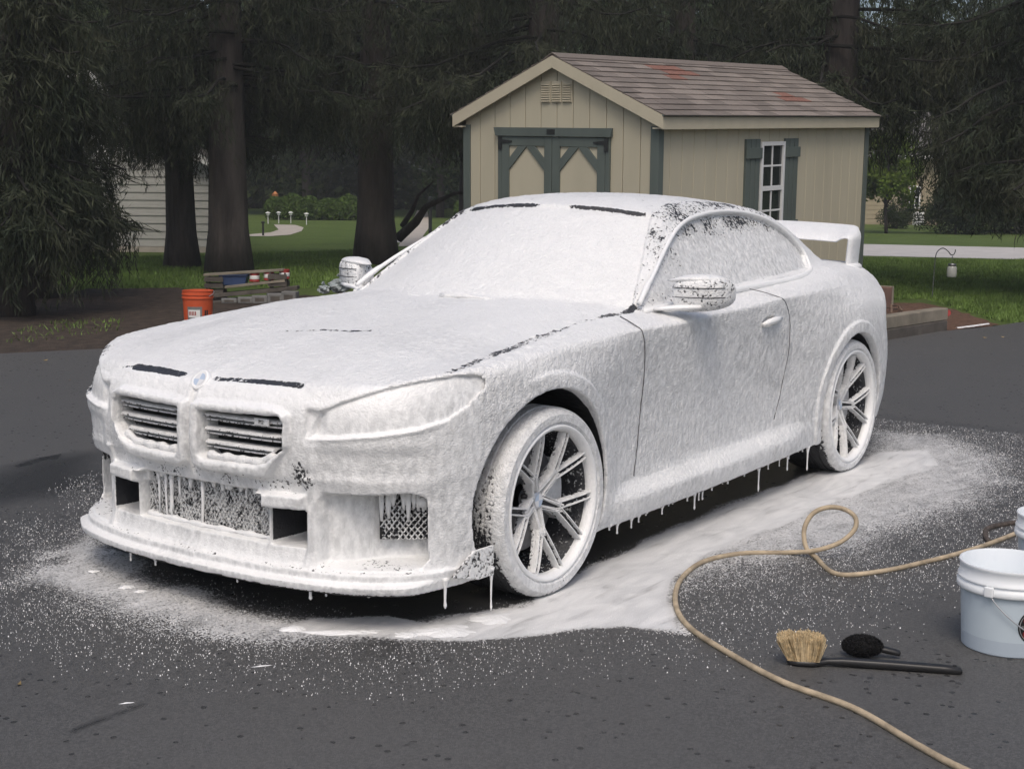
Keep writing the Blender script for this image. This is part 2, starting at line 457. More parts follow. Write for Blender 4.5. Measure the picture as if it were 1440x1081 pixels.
# ------------------------------------------------------------------ foam, paint, rubber
def foam_material(name, grain=1.0, thin=0.0):
    m, nt, bs = newmat(name)
    v = coords(nt)
    at = N(nt, 'ShaderNodeAttribute'); at.attribute_name = 'bare'
    th = N(nt, 'ShaderNodeAttribute'); th.attribute_name = 'thin'
    n1 = noise(nt, v, 85.0, 3, 0.6)
    vs = coords(nt, (1.0, 1.0, 0.55))
    n2 = noise(nt, vs, 46.0, 3, 0.6)
    n3 = noise(nt, v, 9.0, 4, 0.6)
    # bare paint where the foam has slid off
    nn = math_n(nt, 'ADD', math_n(nt, 'MULTIPLY', n1, 0.6), math_n(nt, 'MULTIPLY', n2, 0.4))
    thr = math_n(nt, 'MULTIPLY_ADD', at.outputs['Fac'], 0.62, 0.19)
    bare = math_n(nt, 'MULTIPLY', math_n(nt, 'SUBTRACT', thr, nn), 14.0, clamp=True)
    # thin foam shows some dark paint; upright sides carry painted shade too
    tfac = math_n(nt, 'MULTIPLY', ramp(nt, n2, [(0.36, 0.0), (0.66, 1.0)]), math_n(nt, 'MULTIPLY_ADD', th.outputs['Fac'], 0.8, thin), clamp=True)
    white = mixc(nt, ramp(nt, n3, [(0.3, 0.0), (0.75, 1.0)]), (0.875, 0.88, 0.88), (0.83, 0.835, 0.835))
    gr = noise(nt, v, 110.0, 3, 0.65)
    white = mixc(nt, math_n(nt, 'MULTIPLY', ramp(nt, gr, [(0.44, 0.0), (0.70, 1.0)]), 0.16 * grain), white, (0.60, 0.605, 0.615))
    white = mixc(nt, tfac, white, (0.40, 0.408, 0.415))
    # burst bubbles
    vo = N(nt, 'ShaderNodeTexVoronoi'); vo.inputs['Scale'].default_value = 30.0; L(nt, v, vo.inputs['Vector'])
    pit = math_n(nt, 'MULTIPLY', math_n(nt, 'LESS_THAN', vo.outputs['Distance'], 0.055),
                 math_n(nt, 'GREATER_THAN', N_sep(nt, vo.outputs['Color']), 0.62))
    white = mixc(nt, math_n(nt, 'MULTIPLY', pit, 0.55), white, (0.28, 0.28, 0.29))
    col = mixc(nt, bare, white, (0.035, 0.036, 0.040))
    L(nt, col, bs.inputs['Base Color'])
    L(nt, math_n(nt, 'MULTIPLY_ADD', bare, -0.12, 0.34), bs.inputs['Roughness'])
    bs.inputs['Specular IOR Level'].default_value = 0.45
    bs.inputs['Subsurface Weight'].default_value = 0.0
    nb = noise(nt, v, 170.0, 3, 0.6)
    h = math_n(nt, 'ADD', math_n(nt, 'MULTIPLY', n1, 0.8), math_n(nt, 'ADD', math_n(nt, 'MULTIPLY', n2, 0.7), math_n(nt, 'MULTIPLY', nb, 0.35)))
    h = math_n(nt, 'SUBTRACT', h, math_n(nt, 'MULTIPLY', bare, 0.6))
    h = math_n(nt, 'SUBTRACT', h, math_n(nt, 'MULTIPLY', pit, 0.5))
    bump(nt, bs, h, 0.8 * grain, 0.009)
    return m
def N_sep(nt, col):
    s = N(nt, 'ShaderNodeSeparateColor'); L(nt, col, s.inputs[0]); return s.outputs[0]
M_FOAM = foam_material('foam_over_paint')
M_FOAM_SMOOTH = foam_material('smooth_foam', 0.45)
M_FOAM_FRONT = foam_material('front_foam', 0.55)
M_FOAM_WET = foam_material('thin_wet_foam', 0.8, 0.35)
M_DARK = simple('dark_recess', (0.012, 0.012, 0.013), 0.55, var=0.3)
M_BLACK = simple('black_plastic', (0.018, 0.018, 0.019), 0.35, var=0.2, bmp=0.05)
M_RUBBER = simple('wet_rubber', (0.016, 0.016, 0.017), 0.45, var=0.2, bmp=0.3, bscale=120)
M_STEEL = simple('brake_steel', (0.25, 0.25, 0.26), 0.35, 0.9, var=0.3, scale=20)
M_BLUE = simple('emblem_blue', (0.46, 0.55, 0.68), 0.3, var=0.05, bmp=0)
M_WHITE = simple('emblem_white', (0.72, 0.73, 0.75), 0.35, var=0.05, bmp=0)
M_SILVER = simple('emblem_silver', (0.55, 0.56, 0.58), 0.3, 0.6, var=0.05, bmp=0)
M_GLASS_DARK = simple('lens_grey', (0.30, 0.31, 0.33), 0.2, var=0.2, bmp=0.05)
M_SEAM = simple('shut_line_grey', (0.10, 0.10, 0.105), 0.6, var=0.5, scale=60, bmp=0)
# ------------------------------------------------------------------ build the car
def ray_plane(px, py, ax, v):
    d = cam_ray(px, py); t = (v - CAM_C[ax]) / d[ax]
    return CAM_C + d * t
car = empty('parked_car', (0, 0, 0))
tag(car, 'two-door sports coupe covered in white foam with a tall rear wing', 'car')

def band(V, A, B, w, soft=0.01):
    A, B = np.asarray(A, float), np.asarray(B, float); e = B - A
    t = np.clip(((V - A) @ e) / (e @ e), 0, 1)
    d = np.linalg.norm(V - A - t[:, None] * e, axis=1)
    return sst(w + soft, w - soft, d)

def build_body():
    xs, ys, zs, f, g = car_field()
    P, Q, idx = surface_nets(xs, ys, zs, f)
    green = g[idx[:, 0], idx[:, 1], idx[:, 2]]
    mid = idx[:, 1] == 0
    P[mid, 1] = 0.0
    del f, g
    nh = len(P)
    V = np.concatenate([P, P * [1, -1, 1]]); green = np.concatenate([green, green])
    Q = Q[~mid[Q].all(1)]
    mp = np.arange(nh) + nh; mp[mid] = np.flatnonzero(mid)
    F = np.concatenate([Q, mp[Q[:, ::-1]]])
    # vertex normals
    fn = np.cross(V[F[:, 2]] - V[F[:, 0]], V[F[:, 3]] - V[F[:, 1]])
    VN = np.zeros_like(V)
    for k in range(4): np.add.at(VN, F[:, k], fn)
    VN /= np.maximum(np.linalg.norm(VN, axis=1, keepdims=True), 1e-12)
    A = np.abs(V[:, 1]); X, Y, Z = V.T; nz = VN[:, 2]
    hidden = (nz < -.7) & (Z < .30)
    xb = bowx(X, A)
    # ---- where the foam is thin, gone or shaded in its colour
    bare = np.zeros(len(V))
    up = sst(.2, .6, nz)
    def addb(x): np.maximum(bare, x, out=bare)
    def gpx(px, py, ax, v): return tuple(ray_plane(px, py, ax, v))
    for (a, b, w, s) in (((.757, -.365, .787), (.776, -.108, .790), .020, .82), ((.777, .05, .790), (.748, .42, .790), .016, .72),
                         ((.755, -.44, .775), (.757, -.38, .787), .006, .8)):
        addb(s * band(V, a, b, w, .005))
    for (x0, y0, z0, x1, y1, z1, w, s) in ((335, 459, .90, 372, 460, .90, .012, .66), (395, 461, .90, 520, 466, .90, .018, .56), (560, 534, .84, 620, 518, .855, .022, .50), (600, 524, .85, 700, 493, .878, .026, .60), (700, 493, .878, 800, 464, .905, .026, .60),
                                 (800, 464, .905, 884, 438, .94, .022, .66), (672, 520, .865, 706, 511, .865, .013, .85), (770, 494, .885, 800, 490, .885, .016, .62), (800, 488, .895, 850, 482, .89, .02, .5), (878, 436, .95, 890, 432, .955, .02, .9), (600, 522, .85, 612, 526, .85, .012, .85)):
        addb(s * band(V, gpx(x0, y0, 2, z0), gpx(x1, y1, 2, z1), w, .014))
    hd = np.exp(-((xb + 1.252) / .011) ** 2) * sst(.53, .50, A)
    gap = np.interp(Y, [-.5, -.42, -.05, .0, .12, .2, .46, .5], [.0, .8, .85, .35, .2, .85, .95, .5])
    addb(hd * gap * green)
    rail = green & (Z > 1.05) & (A > ws_edge(X)) & (X < -1.1)
    addb(np.where(rail, .52 * sst(1.12, 1.25, Z) * sst(.35, .5, nz) * sst(-2.9, -2.2, X), 0))
    addb(np.where(green & (X > -1.35) & (A > ws_edge(X) - .005) & (nz > .1), .40, 0))
    addb(np.where(green & (nz > .8) & (X < -1.3), .30, 0))
    addb(.56 * sst(.30, .55, X) * sst(-.55, -.72, Y) * sst(.85, .80, Z) * sst(.30, .40, Z))
    addb(.42 * sst(.72, .76, X) * sst(.54, .47, Z) * sst(.40, .45, Z) * sst(.47, .43, A))
    addb(.50 * sst(.70, .76, X) * sst(.36, .46, A) * sst(.55, .48, A) * sst(.62, .54, Z) * sst(.43, .47, Z))
    addb(.40 * sst(.45, .6, X) * sst(.235, .22, Z) * sst(.16, .20, Z) * sst(.5, .8, nz))
    addb(.35 * (X > .3) * sst(-.1, -.5, Y) * sst(.2, .14, Z) * sst(.0, .4, nz))
    # wheel wells and floor stay dark; deep intakes are half clean
    well = np.zeros(len(V), bool)
    for cx, cz, r in (FA, RA):
        well |= (np.hypot(X - cx, Z - cz) < r + .004) & (A < .90)
    well |= (nz < -.6) & (Z < .26)
    box = (X > .4) & (A > .322) & (A < .474) & (Z > .268) & (Z < .384) & (X < .785) & (nz < .5)
    addb(np.where(well, 1.0, 0)); addb(np.where(box, .95, 0))
    dlo = sd_poly(DLO, X, Z)
    glass = green & (dlo < 0) & (np.abs(VN[:, 1]) > .5)
    thin = .10 + .50 * sst(.55, .0, np.abs(nz)) + .62 * glass + .26 * sst(.52, .75, vnoise(V / [.30, .16, .16], 14)) * ~(green & (X > -1.4) & (A < ws_edge(X)))  # upright faces greyed: thin foam, plus side shade put into the colour
    # ---- lumps of foam
    lump = (vnoise(V / .040, 1) - .5) * .0028 + (vnoise(V / .015, 2) - .5) * .0026
    streak = (vnoise(V / [.015, .015, .024], 3) - .5) * .0034
    seam = band(V, gpx(560, 530, 2, .88), gpx(880, 436, 2, .93), .07, .06)
    disp = np.where(np.abs(nz) > .5, lump, .5 * lump + streak * .8) + seam * (vnoise(V / .022, 4) - .5) * .010
    disp *= 1 - .62 * sst(.30, .50, X) * sst(.6, .3, np.abs(nz))
    disp -= bare * .002
    bare *= np.where(well | box, 1.0, np.clip(.62 + .72 * vnoise(V / .07, 12), 0, 1.15))
    V = V + VN * disp[:, None]
    # ---- split into parts
    fc = V[F].mean(1); fa = np.abs(fc[:, 1]); fx, fy, fz = fc.T; fg = green[F].any(1); fnz = VN[F, 2].mean(1); fxb = bowx(fx, fa)
    lab = np.full(len(F), '', dtype='U24'); lab[:] = 'rear_quarter_panel'
    fd = sd_poly(DLO, fx, fz)
    low = ~fg
    lab[low & (fx > -.645)] = 'fender'
    lab[low & (fx <= -.645) & (fx > np.interp(fz, [.3, .45, .76, .93, 1.0], [-1.87, -1.945, -1.985, -1.925, -1.80]))] = 'door'
    lab[low & (fx < -.42) & (fx > -2.33) & (fz < np.interp(fx, [-2.3, -.5], [.345, .30]))] = 'side_skirt'
    lab[low & (fx < -3.42) & (fz < .72)] = 'rear_bumper'
    lab[low & (fx < -3.0) & (fnz > .5) & (fa < .62) & (fz > .9)] = 'trunk_lid'
    lab[low & (fx > .40) & (fz < .80)] = 'front_bumper'
    hoode = np.interp(fx, [-.6, -.1, .3, .55, .74], [.755, .73, .69, .66, .60])
    lab[low & (fx > -.70) & (fx < .758) & (fa < hoode) & (fnz > .55) & (fz > .74)] = 'hood'
    lab[low & (fx > .33) & (sd_poly(LAMP, fa, fz) < 0)] = 'headlight'
    lab[fg] = 'roof'
    lab[fg & (fd < 0) & (np.abs(VN[F, 1].mean(1)) > .5)] = 'side_window'
    lab[fg & (fxb > -1.249) & (fa < ws_edge(fx) + .004)] = 'windshield'
    lab[fg & (fxb < -2.61) & (fa < np.interp(fx, [-3.1, -2.6], [.57, .47])) & (fnz > .4)] = 'rear_window'
    hid = hidden[F].all(1) & (fz < .22)
    wl = well[F].all(1)
    lab[wl] = 'wheel_well'
    lab[(fnz < -.6) & (fz < .26) & (fa < .80) & (fx < .40)] = 'drop'
    two = {'fender', 'door', 'side_skirt', 'rear_quarter_panel', 'headlight', 'side_window', 'wheel_well'}
    parts = {}
    for nm in np.unique(lab):
        if nm == 'drop': continue
        sides = ((fy >= 0), (fy < 0)) if nm in two else (np.ones(len(F), bool),)
        for si, sm in enumerate(sides):
            sel = F[(lab == nm) & sm]
            if len(sel) == 0: continue
            u, inv = np.unique(sel, return_inverse=True)
            mt = {'headlight': M_FOAM_SMOOTH, 'windshield': M_FOAM, 'front_bumper': M_FOAM_FRONT, 'wheel_well': M_DARK}.get(nm, M_FOAM)
            o = mesh_np(str(nm), V[u], inv.reshape(-1, 4), mt, car)
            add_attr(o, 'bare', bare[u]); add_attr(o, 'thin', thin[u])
            parts[(str(nm), si)] = o
    return parts
PARTS = build_body()
ub = MB().box((-3.45, -.494, .225), (.41, .494, .235))
for s in (1, -1): ub.box((-2.36, min(s*.4945, s*.86), .2255), (-.37, max(s*.4945, s*.86), .2345))
ub.build('underbody', M_DARK, car)

# surface points for laying seams: intersect with the side by x, z
def side_y(x, z):
    return float(table(SIDE, np.array([x]), np.array([z]))[0, 0])
def seam(pts, name, parent, w=0.0028, proud=0.0006):
    mb = MB()
    mb.tube([Vector((x, side_y(x, z) + proud, z)) for x, z in pts], w, 6)
    return mb.build(name, M_SEAM, parent, smooth=True)
def dense(pts, n=60):
    P = np.array(pts, float); t = np.r_[0, np.cumsum(np.linalg.norm(np.diff(P, axis=0), axis=1))]
    q = np.linspace(0, t[-1], n)
    return [tuple(r) for r in np.stack([pchip(t, P[:, k], q) for k in range(P.shape[1])], 1)]
for s in (1,):
    fl, rl = PARTS[('door', 0)], PARTS[('rear_quarter_panel', 0)]
    seam(dense([(-.60, .942), (-.615, .905), (-.655, .80), (-.668, .66), (-.655, .45), (-.63, .32)]), 'shut_line', fl, .0026)
    seam(dense([(-1.73, .985), (-1.84, .958), (-1.93, .915), (-1.985, .80), (-1.99, .70), (-1.955, .50), (-1.90, .375)]), 'shut_line', fl, .0019)
    # door handle
    hb = MB()
    pts = [(-1.69, .832), (-1.73, .84), (-1.80, .845), (-1.87, .848)]
    hb.tube([(x, side_y(x, z) + .004 + .010 * (1 if 0 < i < 3 else .2), z) for i, (x, z) in enumerate(pts)], [.008, .014, .016, .012], 10)
    hb.build('door_handle', M_FOAM_SMOOTH, fl, smooth=True)

# ---- raised trim round the side glass
DL = np.array(DLO); cen = DL.mean(0)
for s in (1, -1):
    ring = dense([tuple(p) for p in DL] + [tuple(DL[0])], 160)
    P3 = []
    for i, (x, z) in enumerate(ring):
        x0, z0 = ring[i - 1]; x1, z1 = ring[(i + 1) % len(ring)]
        tx, tz = x1 - x0, z1 - z0; l = math.hypot(tx, tz) + 1e-9; nx, nz_ = tz / l, -tx / l
        if (x + nx*.01 - cen[0])**2 + (z + nz_*.01 - cen[1])**2 < (x - cen[0])**2 + (z - cen[1])**2: nx, nz_ = -nx, -nz_
        w = .013 if z > .5 * (x + .86) * -.03 + 1.04 else .016
        xx, zz = x + nx * w, z + nz_ * w
        yg = .775 - (zz - .95) * .58 - .04 * float(sst(-1.1, -.6, np.array(xx))) - .16 * float(sst(-2.3, -3.5, np.array(xx)))
        P3.append((xx, s * (yg + .010), zz))
    MB().tube(P3, [.0095 + .0065 * float(sst(1.06, 1.02, np.array(p[2]))) * float(sst(-.84, -1.0, np.array(p[0]))) for p in P3], 10, cap=True).build('window_trim', M_FOAM_SMOOTH, PARTS[('side_window', 0 if s > 0 else 1)], smooth=True)

# ---- wheels: outer face is the local plane y = 0, axis +y
YM = Matrix(((1, 0, 0, 0), (0, 0, 1, 0), (0, -1, 0, 0), (0, 0, 0, 1)))     # local z -> +y
def build_wheel(R, rr, width, rot, y0, x0, side=1):
    root = MB()
    d = .085                                                          # dish depth at the hub
    root.lathe([(rr*.985, -.030), (rr*.955, -.045), (rr*.93, -.10), (rr*.91, -.20), (rr*.98, -.245), (rr*1.0, -.245), (rr*.955, -.195), (rr*.985, -.10)], 72, YM, True)
    o = root.build('wheel', M_FOAM_WET, car, smooth=True, auto=40)
    o.location = (x0, y0, R - .004)
    if side < 0: o.rotation_euler = (0, 0, math.pi)
    add_attr(o, 'bare', np.full(len(o.data.vertices), .72))
    lip = MB().lathe([(rr*1.07, -.010), (rr*1.055, .0015), (rr*1.03, .003), (rr*1.0, -.003), (rr*.975, -.016), (rr*.962, -.034), (rr*1.0, -.050), (rr*1.05, -.03)], 96, YM, True).build('rim_lip', M_FOAM_SMOOTH, o, smooth=True)
    # tyre, with tread grooves
    w = width
    prof = [(rr*.995, -.035), (rr*1.04, -.012), (rr*1.10, .004), (R*.93, .004), (R*.965, -.006), (R*.985, -.018), (R*.997, -.036)]
    for k in range(4):
        c = -.036 - (w - .075) * (k + .6) / 4.2
        prof += [(R, c + .006), (R - .007, c + .005), (R - .007, c - .005), (R, c - .006)]
    prof += [(R*.997, -w + .036), (R*.975, -w + .012), (R*.92, -w), (rr*1.06, -w + .008), (rr*.995, -w + .03)]
    ty = MB().lathe(prof, 120, YM, True).build('tyre', M_FOAM, o, smooth=True, auto=35)
    co = np.array([v.co for v in ty.data.vertices]); ang = np.arctan2(co[:, 2], co[:, 0]); rad = np.hypot(co[:, 0], co[:, 2])
    tread = sst(-.020, -.045, co[:, 1]) * (rad > R * .9)
    b = tread * np.interp(co[:, 2] / R, [-1, -.6, 0, .6, 1], [1, .85, .50, .36, .34]) + (1 - tread) * (.28 + .35 * sst(-.90, -.985, co[:, 2] / R))
    b = np.where(co[:, 1] < -.12, np.maximum(b, .9), b)
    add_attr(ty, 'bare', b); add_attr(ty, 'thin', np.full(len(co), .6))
    # spokes: five Y shapes with channelled arms
    def zoff(r): return -.012 - (d - .012) * (1 - min(1, r / (rr * .97))) ** 1.35
    def arm(mb, p0, p1, w0, w1, t0):
        p0, p1 = Vector(p0), Vector(p1); n = 7; rows = []
        dd = (p1 - p0).normalized(); sx = Vector((-dd.y, dd.x))
        for i in range(n):
            t = i / (n - 1); c = p0.lerp(p1, t); wd = (w0 + (w1 - w0) * t) / 2; r = c.length
            zf = zoff(r)
            sec = [(-wd, -t0), (-wd*1.0, -.006), (-wd*.88, .0), (-wd*.62, .0), (-wd*.50, -.016), (wd*.50, -.016), (wd*.62, 0), (wd*.88, 0), (wd, -.006), (wd, -t0)]
            rows.append([YM @ Vector((c.x + sx.x*u, c.y + sx.y*u, zf + v)) for u, v in sec])
        m = len(rows[0]); P = [p for rw in rows for p in rw]; F = []
        for i in range(n - 1):
            for j in range(m):
                F.append((i*m+j, i*m+(j+1) % m, (i+1)*m+(j+1) % m, (i+1)*m+j))
        F += [tuple(range(m)), tuple((n-1)*m + j for j in range(m - 1, -1, -1))]
        mb.add(P, F)
    for k in range(5):
        th = math.radians(rot + 72 * k) * (1 if side > 0 else 1)
        mb = MB()
        pol = lambda r, a: (r * math.cos(a), r * math.sin(a))
        arm(mb, pol(.018, th), pol(rr*.47, th), .040, .030, .045)
        for s in (-1, 1):
            arm(mb, pol(rr*.40, th + s*.045), pol(rr*.975, th + s*math.radians(18.0)), .031, .027, .034)
            arm(mb, pol(.032, th + s*.62), pol(rr*.43, th + s*.10), .016, .015, .04)
        sp = mb.build('spoke', M_FOAM_WET, o, smooth=True, bevel=.003, seg=2, auto=35)
        add_attr(sp, 'bare', np.array([.80 if (i % 10) in (4, 5) else (.58 if (i % 10) in (0, 9) else .12) for i in range(len(mb.v))]))
    # hub cap with roundel
    cap = MB().lathe([(.0005, -d+.014), (.026, -d+.013), (.031, -d+.009), (.033, -d-.004), (.033, -d-.05), (.0005, -d-.05)], 40, YM).build('hub_cap', M_SILVER, o, smooth=True, auto=40)
    for q in range(4):
        mb = MB(); n = 8; P = [YM @ Vector((0, 0, -d+.0155))] + [YM @ Vector((.024*math.cos(math.pi/2*(q + i/n)), .024*math.sin(math.pi/2*(q + i/n)), -d+.0152)) for i in range(n + 1)]
        mb.add(P, [(0, i + 1, i + 2) for i in range(n)])
        mb.build('emblem_quarter', M_BLUE if q % 2 else M_WHITE, o)
    for k in range(5):
        a = math.radians(rot + 36 + 72 * k)
        MB().lathe([(.0005, -d-.002), (.009, -d-.003), (.011, -d-.02)], 8, YM @ Matrix.Translation((.056*math.cos(a), .056*math.sin(a), 0))).build('wheel_bolt', M_BLACK, o, smooth=True)
    # brake
    MB().lathe([(.05, -.150), (.07, -.137), (.19, -.135), (.192, -.165), (.05, -.168)], 64, YM, True).build('brake_disc', M_STEEL, o, smooth=True, auto=30)
    cm = MB(); a0 = math.radians(150)
    secs = []
    for i in range(9):
        a = a0 + math.radians(64) * i / 8; ri, ro = .115, .212
        secs.append([YM @ Vector((r*math.cos(a), r*math.sin(a), z)) for r, z in ((ri, -.125), (ro-.01, -.105), (ro, -.125), (ro, -.20), (ri, -.19))])
    m = 5; P = [p for s_ in secs for p in s_]; F = [(i*m+j, i*m+(j+1) % m, (i+1)*m+(j+1) % m, (i+1)*m+j) for i in range(8) for j in range(m)] + [tuple(range(m)), tuple(8*m + j for j in range(m-1, -1, -1))]
    cm.add(P, F).build('brake_caliper', M_FOAM_WET, o, smooth=True, bevel=.004, auto=35)
    return o
WHEELS = [build_wheel(.338, .262, .275, 14.5, .925, 0.0), build_wheel(.340, .270, .285, 30, .922, -2.747),
          build_wheel(.338, .247, .275, 40, -.925, 0.0, -1), build_wheel(.340, .258, .285, 0, -.922, -2.747, -1)]

# ---- grilles
bump_o = PARTS[('front_bumper', 0)]
def nose_x(a, z):
    return float(pchip([p[0] for p in NOSE], [p[1] for p in NOSE], np.array([z]))[0] - pchip(PLAN_Y, PLAN_D, np.array([abs(a)]))[0])
for s in (1, -1):
    back = MB()
    fn = lambda u, v, d, s=s: Vector((nose_x(u, .6) - .070 + d, s * u, v))
    back.prism([(p[0] + (.01 if p[0] < .2 else -.005), p[1]) for p in KID_I], -.004, 0, fn)
    kb = back.build('kidney_grille', M_DARK, car)
    for z in (.668, .622, .576):
        for dz, th in ((0, .0055), (-.016, .0035)):
            if dz and z < .58 and False: continue
            mb = MB(); a0, a1 = .058, .402 - (.045 if z + dz < .585 else 0) - (.03 if z + dz < .565 else 0)
            n = 9; P = []
            for i in range(n):
                a = a0 + (a1 - a0) * i / (n - 1); x = nose_x(a, .6) - (.016 if dz == 0 else .024)
                P += [Vector((x, s*a, z+dz-th)), Vector((x, s*a, z+dz+th*.3)), Vector((x-.012, s*a, z+dz+th)), Vector((x-.045, s*a, z+dz+th)), Vector((x-.045, s*a, z+dz-th))]
            F = [(i*5+j, i*5+(j+1) % 5, (i+1)*5+(j+1) % 5, (i+1)*5+j) for i in range(n-1) for j in range(5)] + [(0, 1, 2, 3, 4), tuple((n-1)*5+j for j in (4, 3, 2, 1, 0))]
            sl = mb.add(P, F).build('slat', M_FOAM_WET, kb, bevel=.0012, seg=1)
            vv = np.array([v.co for v in sl.data.vertices])
            add_attr(sl, 'bare', np.tile([.50, .36, .1, .3, .9], n) if dz == 0 else np.tile([.52, .46, .3, .6, .9], n))
    # foam heaped along the lower edge of the opening
    hp = MB(); pts = []; rad = []
    for i in range(26):
        a = .07 + .30 * i / 25; z = np.interp(a, [.06, .30, .36, .41], [.532, .534, .556, .588])
        pts.append((nose_x(a, .6) - .014, s*a, z + .002*math.sin(i*.9))); rad.append((.0135 + .003*math.sin(i*1.1)) * (1 if i not in (0, 25) else .4))
    hp.tube(pts, rad, 10).build('foam_heap', M_FOAM, kb, smooth=True)

def lattice(name, a0, a1, z0, z1, xfun, pitch, w, mat, parent, sgn=1, drop=None, flat=False):
    """diamond mesh: two sets of slanted bars clipped to the opening"""
    mb = MB(); H = z1 - z0; nb = int((a1 - a0 + H) / pitch) + 1
    for sl in (1, -1):
        for k in range(nb + 1):
            # line: a = b + sl*(z - z0)*.62
            b = a0 - (H * .62 if sl > 0 else 0) + k * pitch
            zz0, zz1 = z0, z1
            def aa(z): return b + sl * .62 * (z - z0)
            ts = [z0 + H * i / 6 for i in range(7)]
            P = [z for z in np.linspace(z0, z1, 13) if a0 <= aa(z) <= a1]
            if len(P) < 2: continue
            zA, zB = P[0], P[-1]
            nseg = 3; prev = None; Vv = []; Ff = []
            for i in range(nseg + 1):
                z = zA + (zB - zA) * i / nseg; a = aa(z); x = xfun(a) + (.001 if sl > 0 else 0)
                Vv += [Vector((x, sgn*(a - w), z)), Vector((x, sgn*(a + w), z)), Vector((x - .006, sgn*(a + w), z)), Vector((x - .006, sgn*(a - w), z))]
            for i in range(nseg):
                for j in range(4): Ff.append((i*4+j, i*4+(j+1) % 4, (i+1)*4+(j+1) % 4, (i+1)*4+j))
            mb.add(Vv, Ff)
    o = mb.build(name, mat, parent)
    vz = np.array([v[2] for v in mb.v]); vy = np.array([v[1] for v in mb.v])
    add_attr(o, 'bare', np.full(len(vz), .50))
    return o
kx = lambda a: nose_x(a, .35) - .038
lattice('lower_mesh_grille', -.312, .312, .266, .426, kx, .0155, .0017, M_FOAM_WET, car)
bk = MB(); bk.box((.735, -.315, .262), (.745, .315, .43)); bk.build('grille_backing', M_DARK, car)
# foam runs hanging over the centre mesh
runs = MB()
for i in range(20):
    a = rnd.uniform(-.31, .31); ln = rnd.choice([rnd.uniform(.01, .04), rnd.uniform(.03, .11), rnd.uniform(.12, .16)]) * (1.3 if a < .1 else .7)
    if i % 3 == 0: ln = .018
    r0 = rnd.uniform(.004, .011)
    x = kx(a) + .004; zt = .428
    runs.tube([(x, a, zt), (x + .003, a + rnd.uniform(-.004, .004), zt - ln * .4), (x + .003, a + rnd.uniform(-.006, .006), zt - ln * .8), (x, a, max(zt - ln, .27))], [r0 * 1.4, r0, r0 * .8, r0 * .4], 7)
runs.tube([(kx(-.31 + .62*i/40) + .005, -.31 + .62*i/40, .268) for i in range(41)], [.009 + .003*math.sin(i*.8) + .002*math.sin(i*2.1) for i in range(41)], 8)
runs.build('foam_runs', M_FOAM_SMOOTH, bump_o, smooth=True)['kind'] = 'stuff'
for s in (1, -1):
    ix = lambda a: nose_x(a, .35) - (.05 + .09 * float(sst(.50, .63, np.array(a)))) * .93 + .028
    lattice('side_mesh_grille', .645, .800, .288, .447, ix, .0150, .0021, M_FOAM_WET, car, s)
    MB().prism([(.640, .285), (.803, .285), (.803, .449), (.640, .449)], -.010, -.006, lambda u, v, d, s=s: Vector((ix(u) + d, s*u, v))).build('grille_backing', M_DARK, car)
    rr_ = MB()
    for i in range(16):
        a = .65 + .145 * rnd.random(); ln = rnd.uniform(.01, .06) if i > 5 else rnd.uniform(.05, .10); x = ix(a) + .006
        if s * a < 0 and i % 2: continue
        rr_.tube([(x, s*a, .447), (x + .003, s*(a + .003), .447 - ln*.5), (x, s*a, .447 - ln)], [rnd.uniform(.007, .014), .008, .004], 7)
    rr_.tube([(ix(.775) + .014, s*.765, .428), (ix(.775) + .022, s*.765, .415), (ix(.775) + .02, s*.765, .398)], [.012, .026, .014], 12)
    rr_.build('foam_runs', M_FOAM_SMOOTH, bump_o, smooth=True)['kind'] = 'stuff'
    # canard at the corner of the splitter
    pl = [(.535, .178), (.44, .250), (.345, .252), (.345, .152), (.42, .150)]
    cn = MB().prism(pl, 0, .010, lambda u, v, d, s=s: Vector((u, s * (side_y(u, .3) + .008 + d + .05 * max(0, .2 - v)), v)))
    co = cn.build('corner_fin', M_FOAM, car, bevel=.002)
    add_attr(co, 'bare', np.full(len(co.data.vertices), .46))
# emblem on the nose
em = MB(); EMM = Matrix.Translation((.792, 0, .775)) @ Matrix.Rotation(math.radians(52), 4, 'Y')
em.lathe([(.0005, .005), (.028, .005), (.031, .0065), (.037, .004), (.040, -.006), (.0005, -.01)], 40, EMM)
eo = em.build('nose_emblem', M_FOAM_SMOOTH, car, smooth=True, auto=40)
for q in range(4):
    mb = MB(); P = [EMM @ Vector((0, 0, .0058))] + [EMM @ Vector((.024*math.cos(math.pi/2*(q + i/8)), .024*math.sin(math.pi/2*(q + i/8)), .0058)) for i in range(9)]
    mb.add(P, [(0, i + 1, i + 2) for i in range(8)]).build('emblem_quarter', M_BLUE if q % 2 else M_WHITE, eo)
def text_mesh(txt, size, mat, name, parent, M, ext=.001, align='CENTER'):
    cu = bpy.data.curves.new(name, 'FONT'); cu.body = txt; cu.size = size; cu.extrude = ext; cu.align_x = align; cu.align_y = 'CENTER'
    ob = bpy.data.objects.new(name + '_curve', cu); COL.objects.link(ob)
    dg = bpy.context.evaluated_depsgraph_get(); dg.update()
    me = bpy.data.meshes.new_from_object(ob.evaluated_get(dg))
    bpy.data.objects.remove(ob); bpy.data.curves.remove(cu)
    me.materials.clear(); me.materials.append(mat); me.transform(M)
    o = bpy.data.objects.new(name, me); COL.objects.link(o)
    if parent: o.parent = parent
    return o
bx_ = nose_x(.30, .6) - .012
bd = MB().box((bx_ - .004, .283, .656), (bx_ + .003, .348, .679)).build('grille_badge', M_FOAM_WET, car, bevel=.002)
